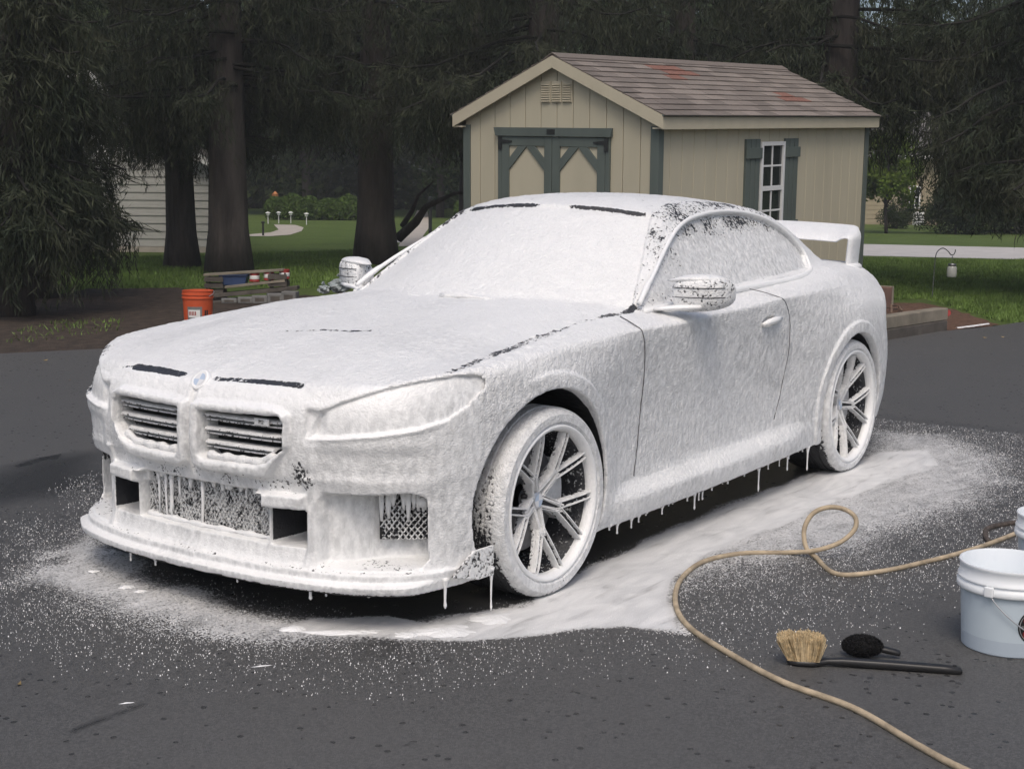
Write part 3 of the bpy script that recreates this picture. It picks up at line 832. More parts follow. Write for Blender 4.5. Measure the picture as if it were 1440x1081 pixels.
text_mesh('M2', .018, M_BLACK, 'badge_lettering', bd, Matrix.Translation((bx_ + .0035, .316, .668)) @ Matrix.Rotation(math.pi/2, 4, 'Z') @ Matrix.Rotation(math.pi/2, 4, 'X'), .0006)

# headlight inner cells: two faint hexagon modules behind the foam
# ---- mirrors
def loft(rings, mb=None, cap=True):
    mb = mb or MB(); n = len(rings[0]); P = [p for r in rings for p in r]
    F = [(i*n+j, i*n+(j+1) % n, (i+1)*n+(j+1) % n, (i+1)*n+j) for i in range(len(rings)-1) for j in range(n)]
    if cap: F += [tuple(range(n - 1, -1, -1)), tuple((len(rings)-1)*n + j for j in range(n))]
    return mb.add(P, F)
def superring(cx, cz, y, hx, hz, n=28, e=2.6, s=1, shear=0.0):
    out = []
    for k in range(n):
        t = 2*math.pi*k/n; c, sn = math.cos(t), math.sin(t)
        u = math.copysign(abs(c) ** (2/e), c) * hx; w = math.copysign(abs(sn) ** (2/e), sn) * hz
        out.append(Vector((cx + u + shear * w, s * y, cz + w)))
    return out
for s in (1, -1):
    secs = [(.838, -1.02, .995, .055, .046), (.848, -1.02, .998, .066, .061), (.88, -1.027, 1.003, .076, .071), (.93, -1.043, 1.008, .082, .073), (.98, -1.065, 1.012, .078, .070), (1.01, -1.085, 1.013, .068, .061), (1.030, -1.105, 1.013, .048, .045), (1.038, -1.115, 1.012, .024, .022)]
    mo = loft([superring(cx, cz, y, hx, hz, 32, 3.0, s, .10) for y, cx, cz, hx, hz in secs]).build('mirror', M_FOAM, car, smooth=True)
    sb = mo.modifiers.new('sub', 'SUBSURF'); sb.levels = 2; sb.render_levels = 2
    add_attr(mo, 'bare', np.full(len(mo.data.vertices), .42))
    # cap fin running inboard, gap lines, and the lower foot
    loft([superring(-1.005, 1.058, .800, .010, .004, 16, 2, s), superring(-1.010, 1.062, .83, .034, .009, 16, 2, s), superring(-1.025, 1.068, .88, .066, .017, 16, 2, s), superring(-1.040, 1.070, .93, .070, .019, 16, 2, s), superring(-1.060, 1.069, .98, .060, .017, 16, 2, s), superring(-1.075, 1.066, 1.005, .040, .011, 16, 2, s), superring(-1.085, 1.062, 1.02, .012, .005, 16, 2, s)]).build('mirror_cap', M_FOAM, mo, smooth=True)
    loft([superring(-.93, .948, .790, .030, .008, 16, 2.4, s), superring(-.95, .950, .82, .034, .010, 16, 2.4, s), superring(-.98, .953, .86, .042, .013, 16, 2.4, s), superring(-1.0, .957, .92, .046, .014, 16, 2.4, s), superring(-1.01, .960, .96, .036, .010, 16, 2.4, s)]).build('mirror_foot', M_FOAM_SMOOTH, mo, smooth=True)
    for zz in (1.036, .998):
        gl = MB(); pts = []
        for y in np.linspace(.845, 1.03, 12):
            hx = np.interp(y, [q[0] for q in secs], [q[3] for q in secs]); cx = np.interp(y, [q[0] for q in secs], [q[1] for q in secs])
            pts.append((cx + hx * .985 + .10*(zz - 1.007), s*y, zz))
        gl.tube(pts, .0020, 6).build('gap_line', M_SEAM, mo, smooth=True)

# ---- rear wing: one hoop
path = []
hw, zt, zb, rc = .605, 1.225, .985, .075
for i in range(9): path.append((hw - .012 * (1 - i / 8), zb + (zt - rc - zb) * i / 8, 0.0))
for i in range(1, 9):
    a = math.pi/2 * i / 8; path.append((hw - rc + rc*math.cos(a), zt - rc + rc*math.sin(a), i / 8))
for i in range(1, 9): path.append(((hw - rc) * (1 - i / 8), zt + .016 * (1 - (1 - i/8)**2), 1.0))
full = path + [(-y, z, t) for y, z, t in path[-2::-1]]
rings = []
for i, (y, z, t) in enumerate(full):
    y0, z0, _ = full[max(i-1, 0)]; y1, z1, _ = full[min(i+1, len(full)-1)]
    tx, tz = y1 - y0, z1 - z0; l = math.hypot(tx, tz); ny, nz_ = -tz/l, tx/l            # in-plane normal
    if True: ny, nz_ = tz/l, -tx/l
    ring = []
    chord = .215 if t > .5 else .17 + .045*t
    for (c, th) in ((0, 0), (.06, .35), (.25, .5), (.6, .42), (.9, .22), (1, .08), (1, -.08), (.9, -.22), (.6, -.42), (.25, -.5), (.06, -.35)):
        x = -3.38 - chord * c; lift = (.085 * t) * (c - 1.0)
        ring.append(Vector((x, y + ny * th * .030, z + nz_ * th * .030 + lift)))
    rings.append(ring)
wing = loft(rings).build('rear_wing', M_FOAM, car, smooth=True, auto=50)
for s in (1, -1):
    ft = MB(); ft.lathe([(.001, .02), (.055, .018), (.07, .008), (.075, -.012), (.001, -.012)], 24, Matrix.Translation((-3.46, s*.592, 1.0)) @ Matrix.Diagonal((1.6, .62, 1, 1)))
    ft.build('wing_foot', M_FOAM_SMOOTH, wing, smooth=True)

# ---- wipers under the foam
def roof_z(x, y):
    xb = float(bowx(np.array(x), np.array(abs(y)))); return float(pchip([p[0] for p in ROOF], [p[1] for p in ROOF], np.array([xb]))[0] - .045*(abs(y)/.55)**2.2 - .013)
for (ya, yb, xa, xb_) in ((-.60, -.12, -.60, -.535), (-.02, .48, -.545, -.585)):
    mb = MB(); pts = [(xa + (xb_-xa)*t, ya + (yb-ya)*t, roof_z(xa + (xb_-xa)*t, ya + (yb-ya)*t) + .012) for t in np.linspace(0, 1, 12)]
    mb.tube(pts, [.010 + .004*math.sin(9*i) for i in range(12)], 8)
    mb.build('wiper', M_FOAM, car, smooth=True)

# ---- drips along the sill and the splitter
def drip(parent, P, ln, r=.004):
    mb = MB(); x, y, z = P
    mb.tube([(x, y, z + .012), (x, y, z), (x, y, z - ln*.25), (x + .001, y, z - ln*.7), (x, y, z - ln*.9), (x, y, z - ln)], [r*3.4, r*2.4, r*1.1, r*.75, r*1.15, r*.3], 8)
    mb.build('foam_drip', M_FOAM_SMOOTH, parent, smooth=True)
sk = PARTS[('side_skirt', 0)]
x = -.44
while x > -2.3:
    z = np.interp(x, [-2.3, -.45], [.192, .158]); ln = rnd.choice([.008, .012, .016, .022, .034]) * rnd.uniform(.7, 1.2)
    drip(sk, (x, side_y(x, .17) - .012, z), ln, rnd.uniform(.0028, .0045)); x -= rnd.choice([rnd.uniform(.03, .06), rnd.uniform(.08, .17)])
for px, y1 in ((977, 717), (1067.5, 692), (1107.6, 662), (1136, 662), (988, 703), (868, 751)):
    P = ray_plane(px, np.interp(px, [860, 904, 978, 1066, 1146], [739, 721, 692, 655, 626]), 1, .885)
    dpt = (P - CAM_C).dot(CAM_F); zb_ = P.z - (y1 - to_px(P)[1]) * dpt / FPX
    drip(sk, tuple(P), max(.03, P.z - max(zb_, .012)), .0042)
for px, py, y1, r in ((433, 822, 845, .006), (455, 827, 840, .004), (515, 829, 842, .0045), (523, 829, 838, .004), (578, 826, 838, .004), (623, 818, 858, .005), (688, 803, 862, .0036), (215, 787, 796, .004), (330, 808, 820, .0035), (180, 775, 790, .004)):
    P = None; xx = .86
    for _ in range(50):
        P = ray_plane(px, py, 0, xx); xx = .7*xx + .3*(.862 - float(pchip(PLAN_Y, PLAN_D, np.array([min(abs(P.y), 1.0)]))[0]))
    dpt = (P - CAM_C).dot(CAM_F); ln = (y1 - py) * dpt / FPX
    drip(bump_o, (P.x - .012, P.y, P.z), min(ln, P.z - .006), r)
# ------------------------------------------------------------------ ground
def gpx(px, py): p = on_ground(px, py); return (p.x, p.y)
# driveway edge (far side), read off the photograph along the asphalt edge
EDGE_PX = [(-900, 520), (-300, 505), (0, 497), (150, 490), (255, 474), (420, 462), (700, 462), (1000, 468), (1250, 471), (1330, 465), (1395, 459), (1440, 452), (1700, 425)]
EDGE = [gpx(*p) for p in EDGE_PX]
# foam density on the ground, as outlines in plan
def gpoly(px): return [gpx(*p) for p in px]
FOAM_A = gpoly([(735, 850), (850, 812), (930, 775), (1040, 722), (1130, 690), (1190, 668), (1240, 655), (1300, 660), (1260, 680), (1160, 712), (1070, 752), (1000, 790), (955, 812), (948, 850), (968, 893), (880, 882), (760, 897), (660, 906), (545, 900), (400, 888), (430, 874), (560, 872), (660, 862)])
FOAM_B = gpoly([(1235, 604), (1330, 612), (1420, 650), (1410, 705), (1310, 742), (1220, 775), (1100, 800), (1010, 822), (950, 835), (880, 800), (1000, 725), (1150, 675)])
FOAM_C = gpoly([(5, 825), (60, 775), (120, 745), (200, 765), (260, 805), (340, 835), (450, 858), (600, 872), (680, 900), (570, 915), (400, 912), (230, 892), (90, 850)])
FOAM_D = gpoly([(90, 690), (130, 668), (150, 700), (120, 720), (100, 705)])
FILM = gpoly([(735, 850), (850, 782), (990, 716), (1120, 670), (1190, 655), (1240, 636), (1310, 632), (1330, 655), (1200, 700), (1090, 745), (1005, 785), (960, 812), (948, 850), (968, 893), (880, 882), (760, 897), (660, 906), (545, 900), (395, 890), (430, 868), (560, 864), (660, 858)])
def film_density(X, Y):
    w = (vnoise(np.stack([X / .15, Y / .15, X * 0], 1), 9) - .5)
    d = sd_poly(FILM, X, Y) + .06 * w
    dB, dC = sd_poly(FOAM_B, X, Y) + .2 * w, sd_poly(FOAM_C, X, Y) + .15 * w
    under = (np.abs(Y) < .86) & (X < .55) & (X > -3.0)
    return np.clip(np.maximum.reduce([.95 * sst(.035, -.05, d), .68 * sst(.35, -.40, dB), .74 * sst(.14, -.20, dC)]), 0, 1) * np.where(under, sst(.55, .9, np.abs(Y)), 1)
def foam_density(X, Y):
    wob = (vnoise(np.stack([X / .22, Y / .22, X * 0], 1), 8) - .5) * .22
    dA, dB, dC = sd_poly(FOAM_A, X, Y) + wob * .35, sd_poly(FOAM_B, X, Y) + wob, sd_poly(FOAM_C, X, Y) + wob
    D = np.maximum.reduce([.97 * sst(.05, -.03, dA), .90 * sst(.50, -.30, dB), .92 * sst(.30, -.20, dC), .42 * sst(.85, .08, dB), .44 * sst(.48, .02, dC), .22 * sst(.5, .0, dA)])
    D = np.maximum(D, .45 * sst(.12, -.08, sd_poly(FOAM_D, X, Y)))
    # under the car: a thin milky film with dark asphalt showing
    under = sst(-.05, .12, np.maximum(np.maximum(-2.9 - X, X - .75), np.abs(Y) - .80))
    D = D * (.30 + .70 * under)
    return np.clip(D, 0, 1)
def asphalt_material():
    m, nt, bs = newmat('asphalt')
    v = coords(nt)
    at = N(nt, 'ShaderNodeAttribute'); at.attribute_name = 'foam'
    wt = N(nt, 'ShaderNodeAttribute'); wt.attribute_name = 'wet_dark'
    n_f = noise(nt, v, 260, 3, .7); n_m = noise(nt, v, 34, 4, .65); n_l = noise(nt, v, 1.3, 4, .6); n_s = noise(nt, v, 8.0, 3, .5)
    base = mixc(nt, ramp(nt, n_f, [(.35, 0.0), (.75, 1.0)]), (.076, .076, .075), (.185, .184, .181))
    n_k = noise(nt, v, 110, 3, .75)
    base = mixc(nt, ramp(nt, n_k, [(.40, .75), (.62, 0.0)]), base, (.040, .040, .039))
    base = mixc(nt, ramp(nt, n_l, [(.3, 0.0), (.7, .5)]), base, (.100, .098, .094))
    # water drops darken and gloss the surface in small spots
    vd = N(nt, 'ShaderNodeTexVoronoi'); vd.inputs['Scale'].default_value = 24.0; L(nt, v, vd.inputs['Vector'])
    drops = math_n(nt, 'MULTIPLY', math_n(nt, 'LESS_THAN', vd.outputs['Distance'], .22), math_n(nt, 'GREATER_THAN', N_sep(nt, vd.outputs['Color']), .45))
    drops = math_n(nt, 'MULTIPLY', drops, ramp(nt, n_s, [(.38, 0.0), (.50, 1.0)]))
    wet_dark = math_n(nt, 'MAXIMUM', math_n(nt, 'MULTIPLY', drops, .85), wt.outputs['Fac'])
    base = mixc(nt, wet_dark, base, (.030, .030, .030))
    # foam: flecks where the density is low, a closed film where it is high
    vo = N(nt, 'ShaderNodeTexVoronoi'); vo.inputs['Scale'].default_value = 120.0; L(nt, v, vo.inputs['Vector'])
    fl = math_n(nt, 'ADD', math_n(nt, 'MULTIPLY', vo.outputs['Distance'], .62), math_n(nt, 'MULTIPLY', n_m, .62))
    lim = math_n(nt, 'MULTIPLY_ADD', at.outputs['Fac'], .92, .03)
    fac = math_n(nt, 'MULTIPLY', math_n(nt, 'SUBTRACT', lim, fl), 5.0, clamp=True)
    sw = N(nt, 'ShaderNodeTexNoise'); sw.inputs['Scale'].default_value = 3.2; sw.inputs['Detail'].default_value = 5; sw.inputs['Distortion'].default_value = 1.6
    L(nt, coords(nt, (1.0, 2.2, 1.0)), sw.inputs['Vector'])
    fac = math_n(nt, 'MULTIPLY', fac, ramp(nt, sw.outputs['Fac'], [(.30, .70), (.50, 1.0)]))
    fm = N(nt, 'ShaderNodeAttribute'); fm.attribute_name = 'film'
    st = N(nt, 'ShaderNodeTexNoise'); st.inputs['Scale'].default_value = 7.0; st.inputs['Detail'].default_value = 4; st.inputs['Distortion'].default_value = .9
    L(nt, coords(nt, (.45, 2.4, 1.0)), st.inputs['Vector'])
    fmn = math_n(nt, 'MULTIPLY', math_n(nt, 'SUBTRACT', math_n(nt, 'MULTIPLY_ADD', fm.outputs['Fac'], .80, .08), n_k), 7.0, clamp=True)
    fmn = math_n(nt, 'MULTIPLY', fmn, .86)
    film = math_n(nt, 'MULTIPLY', math_n(nt, 'MAXIMUM', fmn, math_n(nt, 'MULTIPLY', math_n(nt, 'GREATER_THAN', fm.outputs['Fac'], .75), fm.outputs['Fac'])), ramp(nt, st.outputs['Fac'], [(.24, .62), (.40, .93), (.55, 1.0)]))
    fac = math_n(nt, 'MAXIMUM', math_n(nt, 'MULTIPLY', fac, math_n(nt, 'MULTIPLY_ADD', fm.outputs['Fac'], -.45, 1.0)), film)
    fcol = mixc(nt, ramp(nt, sw.outputs['Fac'], [(.35, 0.0), (.65, 1.0)]), (.72, .725, .725), (.88, .88, .875))
    L(nt, mixc(nt, fac, base, fcol), bs.inputs['Base Color'])
    rg = math_n(nt, 'MULTIPLY_ADD', math_n(nt, 'MULTIPLY', wet_dark, math_n(nt, 'SUBTRACT', 1.0, fac)), -.30, .52)
    L(nt, rg, bs.inputs['Roughness'])
    bs.inputs['Specular IOR Level'].default_value = .4
    h = math_n(nt, 'ADD', math_n(nt, 'MULTIPLY', n_f, .6), math_n(nt, 'ADD', math_n(nt, 'MULTIPLY', n_m, .25), math_n(nt, 'MULTIPLY', fac, 1.1)))
    bump(nt, bs, h, .9, .007)
    return m
M_ASPH = asphalt_material()

# driveway: a fine sheet round the car and buckets, a coarse one beyond it
def edge_y(x):                                            # far edge of the asphalt: y as a function of x is not single valued, so test in plan
    return None
far_poly = EDGE + [(30.0, 26.0), (34.0, -10.0)]
def build_driveway():
    drv = MB()
    poly = [Vector((x, y, 0)) for x, y in EDGE]
    near = [(14.0, 40.0), (40.0, 14.0), (16.0, -16.0)]
    ring = EDGE + near
    x0, x1, y0, y1 = -4.6, 4.4, -2.6, 4.4                  # fine patch
    n = 0.025
    gx = np.arange(x0, x1 + 1e-6, n); gy = np.arange(y0, y1 + 1e-6, n)
    GX, GY = np.meshgrid(gx, gy, indexing='ij')
    V = np.stack([GX.ravel(), GY.ravel(), np.zeros(GX.size)], 1)
    ny = len(gy); i, j = np.meshgrid(np.arange(len(gx) - 1), np.arange(ny - 1), indexing='ij'); a = (i * ny + j).ravel()
    F = np.stack([a, a + ny, a + ny + 1, a + 1], 1)
    D = foam_density(V[:, 0], V[:, 1])
    V[:, 2] = (.0015) * D * (vnoise(np.stack([V[:, 0]/.045, V[:, 1]/.045, V[:, 0]*0], 1), 2)) + .004
    ed = np.minimum.reduce([V[:, 0] - x0, x1 - V[:, 0], V[:, 1] - y0, y1 - V[:, 1]])
    V[:, 2] *= sst(0, .25, ed)
    o = mesh_np('driveway', V, F, M_ASPH)
    # water runs: thin dark trails to the far left of the nose
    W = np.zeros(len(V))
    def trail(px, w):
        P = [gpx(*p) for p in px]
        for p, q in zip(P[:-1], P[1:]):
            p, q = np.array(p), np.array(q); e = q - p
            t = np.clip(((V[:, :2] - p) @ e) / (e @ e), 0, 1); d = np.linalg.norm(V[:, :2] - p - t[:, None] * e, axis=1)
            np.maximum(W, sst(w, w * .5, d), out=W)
    W = np.maximum(W, .85 * sst(.35, -.1, sd_poly(gpoly([(120, 640), (60, 650), (0, 672), (0, 700), (60, 690), (115, 690)]), V[:, 0], V[:, 1]) + .2 * (vnoise(V / .3, 4) - .5)))  # dark glossy band across the asphalt at the far left
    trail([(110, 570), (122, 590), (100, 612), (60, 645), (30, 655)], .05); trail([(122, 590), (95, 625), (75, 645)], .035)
    trail([(105, 1028), (160, 1005), (215, 990)], .012)
    W = np.maximum(W, .22 * sst(.9, .0, np.minimum(sd_poly(FOAM_B, V[:, 0], V[:, 1]), sd_poly(FOAM_C, V[:, 0], V[:, 1]))))
    W = np.maximum(W, .7 * sst(.35, -.25, np.maximum(np.abs(V[:, 1]) - .9, np.maximum(V[:, 0] - .8, -3.3 - V[:, 0]))))  # darker, glossier ground under and close round the car
    add_attr(o, 'foam', D); add_attr(o, 'wet_dark', W); add_attr(o, 'film', film_density(V[:, 0], V[:, 1]))
    tag(o, 'dark asphalt driveway spattered with white foam round the car', kind='structure')
    # coarse surround, butted against the fine patch
    from mathutils.geometry import tessellate_polygon
    outer = [Vector((x, y, 0)) for x, y in ring]; inner = [Vector((x0, y0, 0)), Vector((x0, y1, 0)), Vector((x1, y1, 0)), Vector((x1, y0, 0))]
    tris = tessellate_polygon([outer, inner])
    pts = outer + inner
    mb = MB().add([p for p in pts], [tuple(t) for t in tris])
    c = mb.build('driveway_surround', M_ASPH, o)
    me = c.data
    add_attr(c, 'foam', np.zeros(len(me.vertices)))
    for p in me.polygons:
        if p.normal.z < 0: p.flip()
    return o
DRIVE = build_driveway()
# flecks of foam lying proud of the asphalt
def build_flecks():
    n = 520000
    X = nrg.uniform(-4.4, 3.4, n); Y = nrg.uniform(-2.4, 4.2, n)
    D = foam_density(X, Y); FD = film_density(X, Y); keep = nrg.random(n) < np.clip(D * .9, 0, .5) * (1 - .93 * sst(.2, .7, FD))
    keep &= ~((np.abs(Y) < .78) & (X < .6) & (X > -3.2))
    X, Y, D = X[keep], Y[keep], D[keep]; m = len(X)
    r = nrg.uniform(.0007, .0018, m) * (1 + .9 * (nrg.random(m) > .95)); asp = nrg.uniform(.7, 2.2, m); ang = nrg.uniform(-.5, .5, m) + .6
    k = 6; V = np.zeros((m, k + 1, 3))
    for i in range(k):
        t = 2 * np.pi * i / k; u = r * asp * np.cos(t) * nrg.uniform(.7, 1.2, m); w = r * np.sin(t) * nrg.uniform(.7, 1.2, m)
        V[:, i] = np.stack([X + u*np.cos(ang) - w*np.sin(ang), Y + u*np.sin(ang) + w*np.cos(ang), np.full(m, .0030)], 1)
    V[:, k] = np.stack([X, Y, .0065 + r * .8], 1)
    base = (np.arange(m) * (k + 1))[:, None]
    F = np.concatenate([np.stack([base[:, 0] + i, base[:, 0] + (i + 1) % k, base[:, 0] + k], 1) for i in range(k)])
    o = mesh_np('foam_flecks', V.reshape(-1, 3), F, M_FOAM_SMOOTH)
    tag(o, 'small white flecks of foam scattered over the asphalt', 'foam', kind='stuff')
build_flecks()
# thicker pools of foam
def pool(px, rx, ry, h, rot, label, name='foam_pool'):
    c = on_ground(*px); n, rings = 40, 9; mb = MB(); P = []; F = []
    for j in range(rings):
        t = j / (rings - 1); rr_ = 1 - t
        for k in range(n):
            a = 2*math.pi*k/n; wob = 1 + .10*math.sin(3*a + px[0]) + .06*math.sin(5*a + px[1])
            u, w = rx*rr_*wob*math.cos(a), ry*rr_*wob*math.sin(a)
            P.append((c.x + u*math.cos(rot) - w*math.sin(rot), c.y + u*math.sin(rot) + w*math.cos(rot), .004 + h * max(0, 1 - rr_**2)**1.3 + .002*math.sin(7*a + 9*rr_)*(1-t)))
    F = [(j*n+k, j*n+(k+1) % n, (j+1)*n+(k+1) % n, (j+1)*n+k) for j in range(rings-1) for k in range(n)]
    o = mb.add(P, F).build(name, M_FOAM_SMOOTH, None, smooth=True)
    tag(o, label, 'foam pool', 'thick foam pools on the asphalt')
vdir = math.atan2(CAM_R.y, CAM_R.x)
for px, rx, ry, h, lab in (((690, 871), .075, .07, .009, 'round foam pool under the long drip by the front wheel'),
                       ((620, 889), .115, .07, .010, 'wide bright foam pool in front of the splitter corner fin'),
                       ((573, 894), .045, .035, .007, 'small foam pool touching the wide bright one'),
                       ((412, 886), .045, .035, .009, 'round foam blob at the end of a long lumpy foam streak'),
                       ((478, 891), .135, .028, .007, 'long lumpy foam streak below the front bumper'),
                       ((178, 827), .030, .025, .006, 'small oval foam spot near the far front corner of the car'),
                       ((197, 833), .024, .018, .005, 'tiny oval foam spot beside another near the front corner'),
                       ((132, 805), .022, .016, .005, 'flat lone foam spot under the far end of the splitter')):
    pool(px, rx, ry, h, vdir + .05, lab)
# ------------------------------------------------------------------ lawn, beds, road, path
def grass_material(name, c0, c1, c2):
    m, nt, bs = newmat(name); v = coords(nt)
    n1 = noise(nt, v, .55, 5, .6); n2 = noise(nt, v, 14, 4, .7); n3 = noise(nt, v, 90, 2, .6)
    c = mixc(nt, ramp(nt, n1, [(.35, 0.0), (.68, 1.0)]), c0, c1)
    c = mixc(nt, ramp(nt, n2, [(.45, 0.0), (.75, .8)]), c, c2)
    L(nt, c, bs.inputs['Base Color']); bs.inputs['Roughness'].default_value = .8; bs.inputs['Specular IOR Level'].default_value = .2
    bump(nt, bs, math_n(nt, 'ADD', n2, n3), .9, .04)
    return m
M_GRASS = grass_material('lawn_green', (.075, .125, .026), (.115, .170, .040), (.155, .185, .060))
M_BLADE = simple('grass_blade', (.11, .175, .038), .6, var=.45, scale=3, bmp=0, spec=.25)
M_DIRT = simple('leaf_litter', (.050, .036, .026), .9, var=.55, scale=9, bmp=.9, bscale=45, bdist=.03)
M_MULCH = simple('red_mulch', (.13, .072, .046), .9, var=.5, scale=26, bmp=.9, bscale=70, bdist=.03)
M_ROAD = simple('pale_road', (.46, .44, .42), .85, var=.10, scale=2, bmp=.2)
M_CONC = simple('pale_concrete', (.42, .38, .33), .85, var=.12, scale=3, bmp=.2)

lawn = mesh_np('lawn', np.array([(-320, -320, -.03), (120, -320, -.03), (120, 320, -.03), (-320, 320, -.03)], float), np.array([[0, 1, 2, 3]]), M_GRASS)
tag(lawn, 'wide green lawn round the driveway', kind='structure')
def strip(name, pts, z, mat, kind='structure', label=None):
    from mathutils.geometry import tessellate_polygon
    P = [Vector((x, y, z)) for x, y in pts]
    mb = MB().add(P, [tuple(t) for t in tessellate_polygon([P])])
    o = mb.build(name, mat)
    for p in o.data.polygons:
        if p.normal.z < 0: p.flip()
    tag(o, label, kind=kind); return o
def wob(pts, n=8, amp=.10):
    out = []
    for i in range(len(pts)):
        a, b = Vector(pts[i]), Vector(pts[(i + 1) % len(pts)])
        for k in range(n): out.append(tuple(a.lerp(b, k / n) + Vector((rnd.uniform(-amp, amp), rnd.uniform(-amp, amp)))))
    return out
strip('shaded_bed', wob(gpoly([(-700, 540), (0, 506), (255, 486), (430, 480), (600, 470), (560, 420), (430, 412), (330, 416), (240, 402), (120, 404), (0, 425), (-700, 430)])), -.022, M_DIRT, label='bare earth and needle litter under the spruces')
strip('mulch_bed', wob(gpoly([(1180, 480), (1325, 470), (1385, 462), (1400, 454), (1375, 444), (1345, 434), (1300, 424), (1180, 424)]), 6, .05), -.018, M_MULCH, label='red brown mulch beside the timber edging')
def road_pts(px_near, px_far): return gpoly(px_near) + gpoly(px_far[::-1])
strip('road', road_pts([(500, 338), (1218, 358), (1440, 363), (2400, 385)], [(500, 330), (1218, 342), (1440, 347), (2400, 362)]), -.024, M_ROAD, label='pale grey street beyond the lawn')
pp = [on_ground(px, py) for px, py in ((340, 329), (375, 330), (405, 328), (424, 321), (415, 317), (395, 316))]
path = MB(); V_ = []
nm = [(Vector((p.x, p.y)), w) for p, w in zip(pp, (.9, 1.0, 1.1, 1.1, 1.1, 1.2))]
strip('garden_path', gpoly([(300, 331), (340, 331), (380, 331), (408, 329), (424, 324), (427, 319), (415, 315.5), (385, 315), (388, 318), (392, 322), (380, 326), (350, 328.5), (300, 329)]), -.020, M_CONC, label='curving pale concrete garden path')
strip('side_drive', gpoly([(560, 345), (584, 345), (606, 316), (600, 292), (588, 292), (580, 310)]), -.019, M_CONC, label='pale neighbouring drive seen past a trunk')

def blades(name, poly_px, n, hmin, hmax, label):
    P = np.array(gpoly(poly_px)); lo, hi = P.min(0), P.max(0)
    X = nrg.uniform(lo[0], hi[0], n); Y = nrg.uniform(lo[1], hi[1], n)
    k = sd_poly(P, X, Y) < .1 * vnoise(np.stack([X * 2, Y * 2, X * 0], 1), 1); X, Y = X[k], Y[k]; m = len(X)
    h = nrg.uniform(hmin, hmax, m) * (.6 + .8 * vnoise(np.stack([X / .5, Y / .5, X * 0], 1), 5)); a = nrg.uniform(0, 2*np.pi, m); w = .007
    lx, ly = nrg.normal(0, .025, m), nrg.normal(0, .025, m); z0 = -.028
    V = np.stack([np.stack([X - w*np.cos(a), Y - w*np.sin(a), np.full(m, z0)], 1), np.stack([X + w*np.cos(a), Y + w*np.sin(a), np.full(m, z0)], 1), np.stack([X + lx, Y + ly, z0 + h], 1)], 1)
    o = mesh_np(name, V.reshape(-1, 3), np.arange(3*m).reshape(-1, 3), M_BLADE, smooth=False)
    tag(o, label, 'grass', kind='stuff')
blades('grass', [(1205, 362), (1215, 420), (1300, 417), (1350, 430), (1400, 445), (1445, 455), (1700, 430), (1700, 368)], 150000, .03, .07, 'mown grass blades beyond the timber bed')
blades('grass', [(0, 428), (120, 404), (240, 402), (300, 400), (520, 404), (520, 350), (0, 366)], 70000, .03, .08, 'shaded grass blades between the trunks')
blades('weeds', [(20, 480), (160, 462), (165, 446), (90, 448), (30, 462)], 500, .02, .06, 'low weeds at the edge of the earth bed')

# ------------------------------------------------------------------ shed
M_TAN = simple('tan_siding', (.425, .392, .295), .75, var=.06, scale=2.5, bmp=.12, bscale=40, stretch=(1, 1, .15))
M_TRIM = simple('cream_trim', (.45, .41, .31), .7, var=.05, bmp=.08)
M_GREEN = simple('green_trim', (.088, .108, .098), .65, var=.10, bmp=.08, stretch=(1, 1, .2))
M_VINYL = simple('white_vinyl', (.62, .63, .63), .45, var=.04, bmp=0)
M_IRON = simple('black_iron', (.02, .022, .022), .5, var=.2, bmp=.1)
def shingle_mat():
    m, nt, bs = newmat('brown_shingle'); v = coords(nt)
    oi = N(nt, 'ShaderNodeObjectInfo')
    c = mixc(nt, noise(nt, v, 40, 3, .7), (.15, .128, .11), (.32, .275, .24))
    c = mixc(nt, math_n(nt, 'MULTIPLY', oi.outputs['Random'], .75), c, (.105, .088, .076))
    L(nt, c, bs.inputs['Base Color']); bs.inputs['Roughness'].default_value = .9
    bump(nt, bs, noise(nt, v, 130, 2, .7), .5, .006); return m
M_SHING = shingle_mat()
M_SHING_RED = simple('rust_shingle', (.20, .10, .075), .9, var=.3, scale=30, bmp=.4, bscale=120)
def glass_mat():
    m, nt, bs = newmat('window_glass')
    bs.inputs['Base Color'].default_value = (.02, .025, .025, 1); bs.inputs['Roughness'].default_value = .06; bs.inputs['Specular IOR Level'].default_value = .8
    bump(nt, bs, noise(nt, coords(nt), 2.0, 2), .05, .02); return m
M_PANE = glass_mat()

SW, SL, SH, SR = 2.44, 4.41, 2.198, .529
shed = empty('garden_shed', (-8.074, -5.585, -.004))
c1, s1 = math.cos(1.494), math.sin(1.494)
t1, t2 = -.021, .041
Rz = Matrix(((c1, -s1, 0), (s1, c1, 0), (0, 0, 1)))
Rx = Matrix(((1, 0, 0), (0, math.cos(t1), -math.sin(t1)), (0, math.sin(t1), math.cos(t1))))
Ry = Matrix(((math.cos(t2), 0, math.sin(t2)), (0, 1, 0), (-math.sin(t2), 0, math.cos(t2))))
shed.rotation_euler = (Rx @ Ry @ Rz).to_euler()
tag(shed, 'tan wooden garden shed with green trim and brown shingle roof', 'shed')
# body core
wl_z = SH - .02
core = MB()
core.prism([(0.02, -.25), (SW - .02, -.25), (SW - .02, wl_z - .05), (SW/2, wl_z + SR - .07), (0.02, wl_z - .05)], .02, SL - .02, lambda u, v, d: Vector((u, d, v)))
core.build('wall', M_TAN, shed)
def roofz(u): return wl_z + SR * (1 - abs(u - SW/2) / (SW/2))
